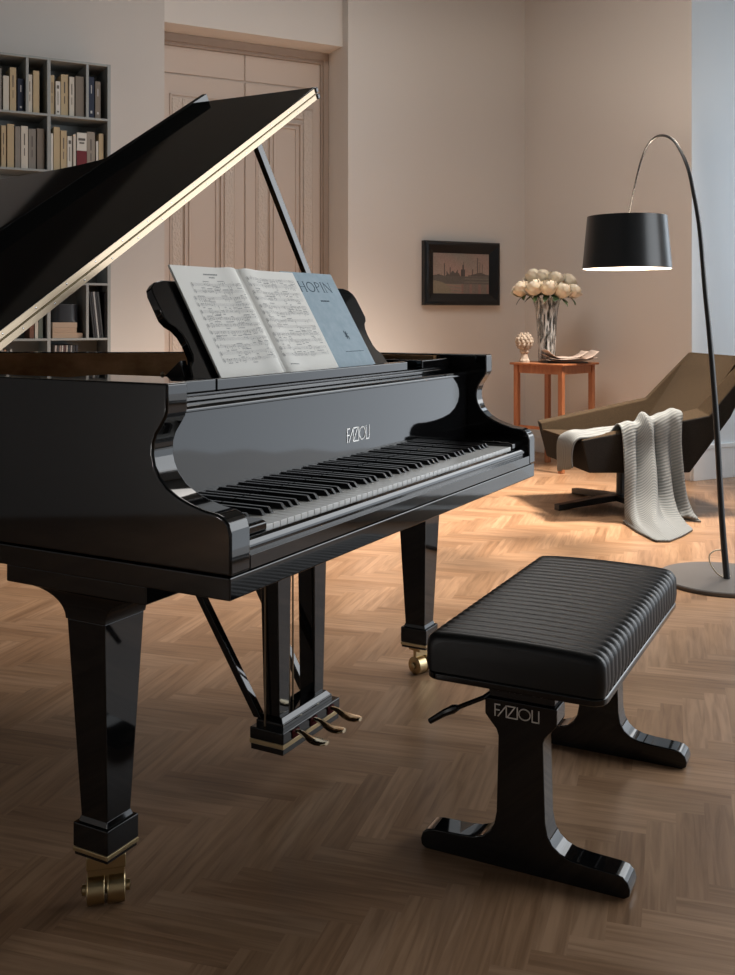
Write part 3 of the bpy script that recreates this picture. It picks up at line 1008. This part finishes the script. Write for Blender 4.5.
# --- throw draped over the near arm (local to the chair axes)
throw = thing('throw_blanket', 'grey ribbed knit throw hanging over the armchair side down to the floor', 'blanket', ch_loc, yaw(CA))
def lerp_keys(keys, s):
    for (s0, p0), (s1, p1) in zip(keys, keys[1:]):
        if s <= s1:
            t = (s - s0) / (s1 - s0) if s1 > s0 else 0
            return tuple(a + (b_ - a) * t for a, b_ in zip(p0, p1))
    return keys[-1][1]
def throw_mesh():
    # columns s: 0..1 along u from front to back; rows: path points
    hem = [(0, (-.215, -.50)), (.12, (-.245, -.72)), (.26, (-.250, -.93)), (.40, (-.185, -.94)), (.54, (-.065, -.84)), (.66, (.05, -.72)), (.74, (.085, -.58)), (.80, (.095, -.47)), (.88, (.135, -.46)), (1, (.190, -.54))]
    def column(s):
        hu, hv = lerp_keys(hem, s)
        fold = .55 * sin(2 * PI * (2.6 * s + .12)) + .45 * sin(2 * PI * (4.1 * s + .55))
        dip = math.exp(-((s - .56) / .045) ** 2) + .8 * math.exp(-((s - .80) / .05) ** 2) + .5 * math.exp(-((s - .28) / .04) ** 2)
        u = -.192 + .355 * s
        arm_z = .428 + .160 * (u + .402) / .7
        zc = arm_z + .026 + .012 * fold + .02 * math.exp(-((s - .40) / .05) ** 2)
        k = -hv - .40
        pts = [(u - .02, -.15, .425 + .01 * fold),
               (u - .01, -.24, .440 + .02 * fold),
               (u, -.305, zc - .012),
               (u, -.345, zc + .004),
               (u, -.385, zc - .012),
               (u + .01 * fold, -.402 - .012 * fold + .014 * dip, zc - .07),
               (u + .012 * fold, -.410 - .022 * fold + .032 * dip, .38),
               (u * .85 + hu * .15 + .012 * fold, -.418 - .10 * k - .028 * fold + .04 * dip, .25),
               (u * .6 + hu * .4 + .01 * fold, -.425 - .22 * k - .032 * fold + .045 * dip, .13),
               (u * .3 + hu * .7, -.430 - .42 * k - .024 * fold + .03 * dip, .052 + .008 * fold),
               (u * .12 + hu * .88, -.435 - .66 * k - .010 * fold, .022 + .006 * fold),
               (hu, hv + .03, .011),
               (hu, hv, .008)]
        return catmull(pts, 4)
    NS = 64
    cols = [column(i / NS) for i in range(NS + 1)]
    m = len(cols[0])
    vs = [p for c in cols for p in c]
    fs, uv = [], {}
    for i in range(NS):
        for j in range(m - 1):
            fs.append((i * m + j, i * m + j + 1, (i + 1) * m + j + 1, (i + 1) * m + j))
    ln = []
    for i, c in enumerate(cols):
        acc = 0
        for j, p in enumerate(c):
            if j: acc += (Vector(p) - Vector(c[j - 1])).length
            ln.append((i / NS * .5, acc))
    # part lying across the seat to the front edge and hanging over it
    def tail(s):
        v = -.352 + .235 * s
        w = sin(s * 11 + 1)
        up = .026 * sin(PI * s) ** .7
        pts = [(.06, v, .470 + .012 * w + up * .6), (-.06, v + .006 * w, .452 + .016 * w + up), (-.16, v + .010, .440 + .014 * sin(s * 8 + 3) + up), (-.26, v + .012, .434 + .012 * w + up), (-.35, v + .01, .434 + .009 * sin(s * 9) + up), (-.410, v + .008, .434 + up * .7), (-.440, v + .010, .405), (-.447, v + .015 + .01 * w, .34), (-.440, v + .020 + .012 * w, .275 - .05 * s)]
        return catmull(pts, 4)
    NT = 24
    t_cols = [tail(i / NT) for i in range(NT + 1)]
    off = len(vs)
    m2 = len(t_cols[0])
    vs += [p for c in t_cols for p in c]
    for i in range(NT):
        for j in range(m2 - 1):
            fs.append(tuple(off + q for q in (i * m2 + j, i * m2 + j + 1, (i + 1) * m2 + j + 1, (i + 1) * m2 + j)))
    for i, c in enumerate(t_cols):
        acc = 0
        for j, p in enumerate(c):
            if j: acc += (Vector(p) - Vector(c[j - 1])).length
            ln.append((acc, i / NT * .2))
    me = bpy.data.meshes.new('knit_cloth')
    me.from_pydata(vs, [], fs)
    ul = me.uv_layers.new(name='UVMap')
    for l in me.loops:
        ul.data[l.index].uv = ln[l.vertex_index]
    me.shade_smooth()
    me.materials.append(throw_m)
    o = bpy.data.objects.new('knit_cloth', me)
    COL.objects.link(o)
    o.parent = throw
    sm = o.modifiers.new('thick', 'SOLIDIFY')
    sm.thickness = .009
    sm.offset = 0
throw_mesh()

# ================================================================== SIDE TABLE AND WHAT STANDS ON IT
tb = rd(1.345, 7.33)
table = thing('side_table', 'small square reddish wooden side table in the room corner', 'table', tb, yaw(R(45)))
TZ = .76
MB().box(-.23, .23, -.23, .23, TZ - .016, TZ).build('tabletop', teak, table, bevel=.006)
for sx in (-1, 1):
    for sy in (-1, 1):
        MB().box(sx * .19 - .018, sx * .19 + .018, sy * .19 - .018, sy * .19 + .018, 0, TZ - .016).build('leg', teak, table, bevel=.003)
b = MB()
for s in (-1, 1):
    b.box(-.172, .172, s * .19 - .010, s * .19 + .010, TZ - .075, TZ - .016)
    b.box(s * .19 - .010, s * .19 + .010, -.172, .172, TZ - .075, TZ - .016)
b.build('apron', teak, table, bevel=.002)
b = MB()
for s in (-1, 1):
    b.box(s * .19 - .008, s * .19 + .008, -.172, .172, .29, .312)
b.build('stretcher', teak, table, bevel=.002)

vl = rd(1.295, 7.36, TZ)
vase = thing('crystal_vase', 'tall clear crackled crystal vase holding white roses on the side table', 'vase', vl)
VH = .462
out_p = [(.054, .0), (.057, .004), (.059, .03), (.063, .14), (.070, .28), (.080, .38), (.098, VH - .004), (.100, VH), (.094, VH), (.091, VH - .006), (.073, .38), (.063, .28), (.056, .14), (.052, .03), (.0, .022)]
b = MB()
nn_ = 40
rings = []
for r, z in out_p:
    rings.append([(r * (1 + (.035 if r > .001 else 0) * cos(8 * 2 * PI * k / nn_)) * cos(2 * PI * k / nn_), r * (1 + (.035 if r > .001 else 0) * cos(8 * 2 * PI * k / nn_)) * sin(2 * PI * k / nn_), z) for k in range(nn_)])
b.loft(rings, True, False)
b.build('glass_body', glass, vase, ang=60)

# roses
def rose_head():
    b = MB()
    rnd = random.Random(5)
    layers = [(3, .013, 84, .020), (4, .023, 74, .016), (5, .033, 62, .010), (6, .042, 46, .003), (6, .051, 26, -.006)]
    for li, (n, rad, top, zc) in enumerate(layers):
        for k in range(n):
            a0 = 2 * PI * (k + .5 * (li % 2)) / n + rnd.uniform(-.2, .2)
            wid = 2 * PI / n * .80
            rj = rad * rnd.uniform(.94, 1.06)
            tj = top * rnd.uniform(.9, 1.05)
            def fn(u, v):
                q = (u - .5) * 2
                ang = a0 + q * wid * (.45 + .55 * sin(PI * min(1, v * .8 + .2)))
                lat = R(-85 + (85 + tj - 12 * q * q) * v)
                rr = rj * (1 + .20 * (max(0, v - .6) / .4) ** 2 + .09 * q)
                return (rr * cos(lat) * cos(ang) + 0, rr * cos(lat) * sin(ang), zc + rj * .92 * sin(lat))
            b.grid(fn, 6, 8)
    b.sphere((0, 0, -.004), .030, 10, 8)
    return b
def leaf_mesh():
    b = MB()
    for k in range(5):
        a = 2 * PI * k / 5
        def fn(u, v):
            w = .016 * sin(PI * min(1, v * .95 + .03)) * (u - .5) * 2
            r = .015 + .062 * v
            return (r * cos(a) - w * sin(a), r * sin(a) + w * cos(a), -.050 - .020 * v * v + .006 * abs(u - .5))
        b.grid(fn, 4, 6)
    return b
heads = [(-.190, .00, .535, 'leftmost rose of the bouquet'),
         (-.105, -.07, .545, 'large rose low at the left front of the bouquet'),
         (-.092, .06, .630, 'tall rose high at the left back of the bouquet'),
         (-.005, -.10, .545, 'full round rose low in the front centre of the bouquet'),
         (-.025, .05, .622, 'rose at the top centre of the bouquet, set back'),
         (.062, -.01, .612, 'large rose high right of the bouquet centre'),
         (.100, -.08, .525, 'round rose low at the right front of the bouquet'),
         (.165, .045, .592, 'rose high at the right end of the bouquet'),
         (.188, -.035, .520, 'rightmost rose low on the bouquet rim'),
         (.050, .125, .575, 'rose half hidden at the very back of the bouquet')]
rh = lh = None
for i, (r_, d_, z_, lab) in enumerate(heads):
    v = Vector(rd(r_, d_)); v = Vector((v.x, v.y, 0))
    loc = Vector(vl) + Vector((v.x, v.y, z_ - .0))
    t = thing('rose', 'white ' + lab + ' in the crystal vase', 'flower', loc, rnd.uniform(0, 6), 'white roses in the crystal vase')
    S = 1.22 + .09 * sin(i * 2.3)
    if rh is None:
        o = rose_head().build('petals', rose_m, t, ang=80, fix=False)
        l_ = leaf_mesh().build('leaves', leaf_m, t, ang=80, fix=False)
        rh, lh = o, l_
    else:
        o = rh.copy(); COL.objects.link(o); o.parent = t
        l_ = lh.copy(); COL.objects.link(l_); l_.parent = t
    tilt = Matrix.Identity(3)
    dirv = Vector((v.x, v.y, .14)).normalized()
    q = Vector((0, 0, 1)).rotation_difference(dirv.lerp(Vector((0, 0, 1)), .35))
    qz = Matrix.Rotation(-t.rotation_euler.z, 3, 'Z')
    e = (qz @ q.to_matrix())
    for ob in (o, l_):
        ob.rotation_euler = e.to_euler()
        ob.scale = (S, S, S)
    inv = qz
    tgt = Vector((-v.x * .92, -v.y * .92, -(z_ - .40)))
    bot = Vector((-v.x * 1.02 + v.x * -.10, -v.y * 1.02 + v.y * -.10, -(z_ - .05)))
    MB().tube([inv @ Vector((0, 0, -.03)), inv @ Vector((-v.x * .40, -v.y * .40, -(z_ - .475))), inv @ Vector((-v.x * .66, -v.y * .66, -(z_ - .40))), inv @ Vector((-v.x * .95, -v.y * .95, -(z_ - .16))), inv @ Vector((-v.x * 1.15, -v.y * 1.15, -(z_ - .04)))], .0036, 8).build('stem', stem_m, t)

fin = thing('stone_finial', 'small weathered artichoke finial ornament on the side table', 'ornament', rd(1.125, 7.30, TZ))
FS = 1.28
MB().lathe([(r_ * FS, z_ * FS) for r_, z_ in ((.0, .0), (.030, 0), (.030, .012), (.026, .016), (.024, .022), (.020, .035), (.019, .050), (.026, .058), (.026, .066), (.022, .070), (.024, .078), (.0, .080))], 28, (0, 0), False).build('pedestal', stone, fin)
b = MB()
b.sphere((0, 0, .118 * FS), .044 * FS, 20, 14, (1, 1, 1.05))
for j in range(7):
    ph = -1.15 + j * .37
    n = max(5, int(13 * cos(ph)))
    for k in range(n):
        a = 2 * PI * (k + .5 * (j % 2)) / n
        c = Vector((cos(a) * cos(ph), sin(a) * cos(ph), sin(ph) * 1.05))
        p = Vector((0, 0, .118 * FS)) + c * .043 * FS
        b.sphere(tuple(p), .0100 * FS, 7, 5, (1, 1, 1.25))
b.build('artichoke_head', stone, fin)

TA = yaw(R(45))
mag = tag(MB().box(-.15, .15, -.10, .10, 0, .006).box(-.147, .147, -.098, .098, .006, .0095).build('magazine', mag_m, bevel=.001), 'dark glossy magazine lying under the newspaper on the side table', 'magazine', rd(1.40, 7.26, TZ), A1 + R(-86))
news = thing('newspaper', 'folded pinkish newspaper lying open on the side table by the vase', 'newspaper', rd(1.42, 7.24, TZ + .0097), A1 + R(-90) + R(3))
for k, (z, x0, x1, cl, cr_, sh_) in enumerate([(.002, -.175, .185, .012, .03, 0), (.010, -.170, .160, .045, .016, .01), (.018, -.145, .195, .006, .060, -.01), (.026, -.165, .130, .065, .05, .005)]):
    def fn(u, v, z=z, x0=x0, x1=x1, cl=cl, cr_=cr_, sh_=sh_):
        x = x0 + (x1 - x0) * u
        return (x, -.115 + .21 * v + sh_ + .012 * sin(u * 3 + z * 200), z + cl * max(0, .32 - u) ** 2 * 8 + cr_ * max(0, u - .66) ** 2 * 8 + .003 * sin(u * 9 + v * 3 + z * 500) + .0032)
    MB().grid(fn, 20, 8).build('sheet', news_m, news, solid=.0015, ang=80)
b = MB()
for i in range(7):
    b.box(-.10 + i * .021, -.085 + i * .021, -.106, -.092, .0345, .0352)
b.build('headline', ink, news, smooth=False)

# ================================================================== PAINTING
pc = thing('framed_painting', 'small dark harbour painting in a wide black frame on the back wall', 'painting', (4.452, YB, 1.426))
FW, FH = .354, .250
b = MB()
prof = [(0, 0), (0, .045), (.012, .058), (.030, .060), (.052, .046), (.072, .036), (.092, .024), (.092, 0)]
def fring(inset, y):
    return [(-FW + inset, -y, -FH + inset), (FW - inset, -y, -FH + inset), (FW - inset, -y, FH - inset), (-FW + inset, -y, FH - inset)]
rings = [fring(i_, y_) for i_, y_ in prof]
rings.append(rings[0])
b.loft(rings, False, False)
b.build('frame', frame_m, pc, bevel=.002, ang=20)
def canvas():
    nx, nz = 110, 78
    x0, x1, z0, z1 = -FW + .090, FW - .090, -FH + .090, FH - .090
    vs = [(x0 + (x1 - x0) * i / nx, -.022, z0 + (z1 - z0) * j / nz) for j in range(nz + 1) for i in range(nx + 1)]
    fs = [(j * (nx + 1) + i, j * (nx + 1) + i + 1, (j + 1) * (nx + 1) + i + 1, (j + 1) * (nx + 1) + i) for j in range(nz) for i in range(nx)]
    me = bpy.data.meshes.new('canvas')
    me.from_pydata(vs, [], fs)
    ca = me.color_attributes.new('paint', 'FLOAT_COLOR', 'CORNER')
    rnd = random.Random(2)
    sky_n = [rnd.uniform(-1, 1) for _ in range(400)]
    sky = lambda x: .44 + .03 * sin(x * 17) + (.10 if .24 < x < .44 else 0) + (.055 if .62 < x else 0) + (.04 * sin(x * 60) if .2 < x < .5 else 0)
    masts = [(.20, .74), (.30, .66), (.54, .80), (.79, .90), (.83, .80), (.88, .76), (.70, .62)]
    tower = lambda x, y: abs(x - .53) < .035 and y < .60 or abs(x - .53) < .012 and y < .72
    for p in me.polygons:
        i, j = p.index % nx, p.index // nx
        x, y = (i + .5) / nx, (j + .5) / nz
        n = rnd.uniform(-1, 1)
        if y > .43:
            t = (y - .43) / .57
            c = [.30 - .10 * t + .02 * sin(x * 9 + y * 7), .215 - .045 * t, .185 - .035 * t]
            if y < sky(x): c = [.085, .075, .07]
            if tower(x, y): c = [.055, .05, .05]
            for mx_, mh in masts:
                if abs(x - mx_) < .006 and y < mh: c = [.09, .075, .07]
        elif y > .24:
            c = [.10, .093, .085]
            if x > .55 and sin(y * 90) > .4: c = [.15, .135, .12]
        else:
            c = [.21 + .03 * sin(y * 80 + x * 12), .165, .14]
            if x > .5: c = [.15 + .05 * (sin(x * 40) > .5), .13, .115]
        if (x / .32) ** 2 + ((y - .02) / .30) ** 2 < 1: c = [.20, .175, .13]
        c = [max(.01, 1.45 * q * (1 + .16 * n)) for q in c]
        for li in p.loop_indices: ca.data[li].color = (*c, 1)
    me.materials.append(paint_m)
    o = bpy.data.objects.new('canvas', me)
    COL.objects.link(o)
    o.parent = pc
canvas()

# ================================================================== BOOKCASE
BY0, BY1 = 6.43, 6.72
bx0, bx1 = .42, 1.620
bc = thing('bookcase', 'tall grey open bookcase of square compartments against the back wall', 'bookcase', (1.02, BY1, 0))
def Lb(x): return x - 1.02
rowz = [2.680, 2.336, 1.992, 1.648, 1.300, .956, .612, .268]
th = .014
for z in rowz:
    MB().box(Lb(bx0), Lb(bx1), BY0 - BY1, 0, z - th, z).build('shelf', shelf_m, bc, bevel=.001)
def upright(x, z0, z1, t=.016):
    MB().box(Lb(x - t / 2), Lb(x + t / 2), BY0 - BY1, 0, z0, z1 - th).build('divider', shelf_m, bc, bevel=.001)
MB().box(Lb(bx1 - .02), Lb(bx1), BY0 - BY1 - .001, 0, 0, 2.68).build('side_panel', shelf_m, bc, bevel=.001)
MB().box(Lb(bx0), Lb(bx0 + .02), BY0 - BY1 - .001, 0, 0, 2.68).build('side_panel', shelf_m, bc, bevel=.001)
MB().box(Lb(bx0 + .02), Lb(bx1 - .02), -.012, -.001, .26, 2.676).build('back_panel', shelf_m, bc)
for a, c in zip(rowz, rowz[1:]):
    upright(1.241, c, a, .020)
    upright(.862, c, a, .020)
for (i, x) in ((0, 1.475), (0, 1.113), (4, 1.475), (4, 1.000), (2, 1.475), (3, 1.2 + .2)):
    upright(x, rowz[i + 1], rowz[i])
def pxX(p): return .9553 + .00573 * p + .0000025 * p * p
CREAM = (.46, .36, .22); PALE = (.56, .52, .45); WHITE = (.62, .60, .55); GREY = (.22, .20, .175); NAVY = (.012, .02, .045); BROWN = (.19, .16, .13); TAUPE = (.27, .235, .195)
words = {CREAM: 'cream', PALE: 'pale grey', WHITE: 'white', GREY: 'grey', NAVY: 'navy blue', BROWN: 'grey-brown', TAUPE: 'taupe'}
book_c = 0
def book(p0, p1, hpx, color, zfloor, label, lean=0, group='books on the bookcase', dx=0, depth=None):
    x0, x1 = pxX(p0) + dx + .0008, pxX(p1) + dx - .0008
    h = hpx * .0062
    dpt = depth or random.uniform(.15, .19)
    w = x1 - x0
    yf = BY0 + .02 + random.uniform(0, .02)
    b = MB()
    b.box(-w / 2, w / 2, 0, dpt, 0, h)
    o = b.build('book', flat(color), bevel=.002, seg=2)
    tag(o, label, 'book', ((x0 + x1) / 2, yf, zfloor), 0, group)
    if lean: o.rotation_euler = (0, lean, 0)
    # spine printing is a thin raised block in the same thing
    return o
ordw = ['first', 'second', 'third', 'fourth', 'fifth', 'sixth', 'seventh', 'eighth', 'ninth']
def shelf_row(cell, items, zf, dx=0):
    for k, (p0, p1, h, c, look) in enumerate(items):
        o = book(p0, p1, h, c, zf, '%s book, %s from the left in the %s' % (look, ordw[k], cell), dx=dx)
        yield o
def lettering(o, marks, material):
    h = max(v.co.z for v in o.data.vertices)
    for za, zb_, wf in marks:
        w = max(v.co.x for v in o.data.vertices) * wf
        MB().box(-w, w, -.0008, .0, za * h, zb_ * h).build('spine_print', material, o, smooth=False)
R1, R2, R5, R6 = rowz[1], rowz[2], rowz[5], rowz[6]
inkb = flat((.10, .09, .08)); inkw = flat((.5, .5, .5)); red = flat((.14, .012, .02))
A = list(shelf_row("top shelf's leftmost compartment", [(-6, 2.2, 41, GREY, 'dark grey'), (3.5, 9.6, 34, PALE, 'short pale grey'), (10.4, 17, 43, CREAM, 'tall cream'), (18.2, 25, 33, NAVY, 'navy blue')], R1))
B_ = list(shelf_row("top shelf's narrow second compartment", [(28, 33.2, 38, PALE, 'pale grey'), (33.6, 40, 42, CREAM, 'tall cream')], R1))
C_ = list(shelf_row("top shelf's wide compartment", [(50.6, 55.6, 40, CREAM, 'worn cream'), (56.2, 61.2, 34, WHITE, 'short white'), (62, 69.6, 42, CREAM, 'thick tall cream'), (70, 75.4, 40, PALE, 'pale slim'), (76, 85, 41, BROWN, 'broad grey-brown')], R1))
D_ = list(shelf_row("top shelf's right end compartment", [(89.2, 95.3, 42, NAVY, 'tall navy blue'), (95.8, 101.5, 38, BROWN, 'grey-brown')], R1))
E_ = list(shelf_row('second shelf, left compartment', [(-8, -1, 41, GREY, 'grey'), (0, 5.2, 41, CREAM, 'cream'), (6, 13.2, 43, CREAM, 'thick cream'), (13.8, 19.4, 41, GREY, 'grey'), (19.8, 27, 42, PALE, 'pale'), (27.4, 35, 40, GREY, 'wide grey'), (36, 43.8, 41, BROWN, 'grey-brown')], R2, .010))
F_ = list(shelf_row('second shelf, right compartment', [(50.4, 53, 37, WHITE, 'thin white'), (53.5, 60, 44, CREAM, 'tall cream'), (60.4, 66.8, 41, CREAM, 'shorter cream'), (67.4, 72.6, 36, WHITE, 'short white'), (72.9, 76, 38, PALE, 'slim pale'), (76.5, 86.6, 40, WHITE, 'thick white-topped maroon'), (87, 95.4, 42, TAUPE, 'wide taupe'), (96, 98.6, 33, WHITE, 'small white'), (98.9, 104, 41, CREAM, 'cream')], R2, .006))
for o in (A[2], B_[0], C_[0], C_[2], C_[3], E_[1], E_[4], E_[5], F_[2], F_[6]):
    lettering(o, [(.55, .82, .16), (.30, .48, .12)], inkb)
for o in (C_[1], F_[3]):
    lettering(o, [(.78, .88, .45), (.30, .70, .14), (.08, .13, .4)], inkb)
for o in (A[3], D_[0], D_[1]):
    lettering(o, [(.60, .80, .15), (.12, .18, .3)], inkw)
b_ = F_[5]
w_ = max(v.co.x for v in b_.data.vertices)
MB().box(-w_ - .0004, w_ + .0004, -.0008, .12, 0, .135).build('maroon_band', red, b_, smooth=False)
lettering(b_, [(.80, .86, .7), (.72, .76, .5)], inkb)
# row under the lid: small books, stacked volumes, round case, records
G_ = list(shelf_row('fifth shelf, left compartment', [(28.2, 33, 33, (.16, .07, .045), 'reddish brown'), (33.4, 37, 34, PALE, 'pale'), (37.4, 42, 35, (.16, .19, .16), 'grey-green')], R5, .012))
def lying(x0, x1, z0, z1, color, label):
    b = MB().box(-(x1 - x0) / 2, (x1 - x0) / 2, 0, .2, 0, z1 - z0)
    o = b.build('book', flat(color), bevel=.002, seg=2)
    tag(o, label, 'book', ((x0 + x1) / 2, BY0 + .03, z0), 0, 'books on the bookcase')
lying(1.268, 1.452, R5, R5 + .032, (.44, .31, .22), 'wide tan book lying at the bottom of the flat stack on the fifth shelf')
lying(1.268, 1.415, R5 + .032, R5 + .064, (.40, .29, .21), 'tan book lying in the middle of the flat stack on the fifth shelf')
lying(1.268, 1.418, R5 + .064, R5 + .098, (.42, .32, .24), 'tan book lying on top of the flat stack under the black case')
case_o = MB()
case_o.loft([rrect(-.082, .082, -.09, .09, r_, z_) for r_, z_ in ((.03, 0), (.05, .012), (.05, .10), (.04, .115))])
tag(case_o.build('storage_case', flat((.012, .014, .018), .4), bevel=.006, ang=40), 'rounded black case standing on the flat stack of tan books', 'case', (1.348, BY0 + .125, R5 + .098))
xx = 1.492
for k in range(6):
    b = MB().box(0, .010, 0, .25, 0, .29)
    o = b.build('record', flat([(.02, .02, .02), (.03, .03, .035), (.35, .36, .36), (.015, .015, .018), (.04, .045, .045), (.02, .02, .022)][k], .45))
    tag(o, ['black record sleeve leaning against the divider, first from the left', 'black record sleeve leaning, second from the left', 'pale edged record sleeve leaning, third from the left', 'black record sleeve leaning, fourth from the left', 'dark grey record sleeve leaning, fifth from the left', 'black record sleeve at the right end by the side panel'][k] + ' on the fifth shelf', 'record', (xx + k * .013, BY0 + .02, R5 + .0005), 0, 'records on the fifth shelf')
    o.rotation_euler = (0, R(-6) if k < 5 else 0, 0)
    if k < 5: o.location.x += .026
    else: o.location.x = 1.588
sc_ = [(.42, .38, .36), (.05, .05, .05), (.30, .24, .22), (.45, .44, .42), (.10, .05, .05), (.38, .36, .33), (.04, .05, .06), (.30, .3, .3), (.02, .02, .02), (.015, .015, .02)]
scn_ = ['pale grey', 'black', 'brownish', 'white', 'dark red', 'light grey', 'blue-black', 'mid grey', 'thick black', 'black']
for k in range(10):
    b = MB().box(0, .009 if k < 8 else .014, 0, .25, 0, .30)
    o = b.build('record', flat(sc_[k], .5))
    tag(o, '%s record sleeve, %s from the left on the sixth shelf under the book stack' % (scn_[k], ['first', 'second', 'third', 'fourth', 'fifth', 'sixth', 'seventh', 'eighth', 'ninth', 'tenth'][k]), 'record', (1.268 + k * .0135 + (.004 if k > 8 else 0), BY0 + .012, R6 + .0005), 0, 'records on the sixth shelf')
    o.rotation_euler = (0, R(2.5), 0)
for k in range(5):
    b = MB().box(0, .012, 0, .25, 0, .28)
    o = b.build('record', flat([(.02, .02, .02), (.3, .28, .26), (.35, .22, .15), (.03, .03, .03), (.4, .4, .38)][k], .5))
    tag(o, '%s record sleeve leaning, %s from the left at the far left of the sixth shelf' % (['black', 'grey', 'orange-brown', 'black', 'pale'][k], ordw[k]), 'record', (.945 + k * .017, BY0 + .012, R6 + .0005), 0, 'records on the left of the sixth shelf')
    o.rotation_euler = (0, R(-8), 0)
    o.location.x += .04

# ================================================================== LIGHT
def area(name, loc, rot, sx, sy, power, color):
    l = bpy.data.lights.new(name, 'AREA')
    l.shape = 'RECTANGLE'
    l.size, l.size_y = sx, sy
    l.energy = power
    l.color = color
    o = bpy.data.objects.new(name, l)
    o.location = loc
    o.rotation_euler = rot
    COL.objects.link(o)
    return o
def win_area(name, x, win, power, color):
    area(name, (x, (win['w0'] + win['w1']) / 2, (win['z0'] + win['z1']) / 2), (0, R(90), 0), win['z1'] - win['z0'], win['w1'] - win['w0'], power, color)
win_area('daylight_east_low', XE + .20, dict(RW, z1=1.15), 15, (.93, .97, 1.0))
win_area('daylight_east_sky', XE + .20, dict(RW, z0=1.15), 84, (.97, .99, 1.0))
win_area('daylight_alcove', XA + .12, AW, 24, (.84, .93, 1.0))
area('back_wall_fill', (2.6, 4.3, ZC - .02), (0, 0, 0), 1.6, 1.6, 40, (1, .95, .90))  # added unseen fill overhead, lifts the back walls
def lamp(name, kind, loc, power, color, soft):
    l = bpy.data.lights.new(name, kind)
    l.energy = power
    l.color = color
    l.shadow_soft_size = soft
    o = bpy.data.objects.new(name, l)
    o.location = loc
    COL.objects.link(o)
    return o
sp = lamp('added_warm_spot', 'SPOT', (4.85, 4.10, 3.75), 2600, (1.0, .85, .715), .28)  # added unseen spot, supplies the warm light on the floor from the right
lamp('west_reflection_fill', 'POINT', (-2.75, 1.55, .5), 18, (1, .97, .94), .08)  # added unseen light, makes the grey gradient reflected in the piano side
sp.data.spot_size = R(67)
sp.data.spot_blend = 1.0
sp.rotation_euler = (Vector((2.95, 5.0, 0)) - sp.location).to_track_quat('-Z', 'Y').to_euler()

w = bpy.data.worlds.new('daylight')
scn.world = w
w.use_nodes = True
w.node_tree.nodes['Background'].inputs['Color'].default_value = (.75, .86, 1, 1)
w.node_tree.nodes['Background'].inputs['Strength'].default_value = 1.0

# ================================================================== CAMERA
cam = bpy.data.cameras.new('camera')
cam.sensor_fit = 'HORIZONTAL'
cam.sensor_width = 36
cam.lens = 36 * 1018 / 735
cam.shift_y = -(487.5 - 315) / 735
cam.shift_x = 0
co = bpy.data.objects.new('camera', cam)
co.location = (0, 0, HC)
co.rotation_euler = (R(90), 0, -R(90 - 61.7))
COL.objects.link(co)
scn.camera = co

scn.view_settings.view_transform = 'Standard'
scn.view_settings.look = 'None'
scn.view_settings.gamma = 1
scn.view_settings.exposure = 0
scn.view_settings.use_curve_mapping = False
scn.cycles.use_denoising = True
scn.cycles.max_bounces = 10
scn.cycles.caustics_reflective = False
scn.cycles.caustics_refractive = False
scn.cycles.sample_clamp_indirect = 8
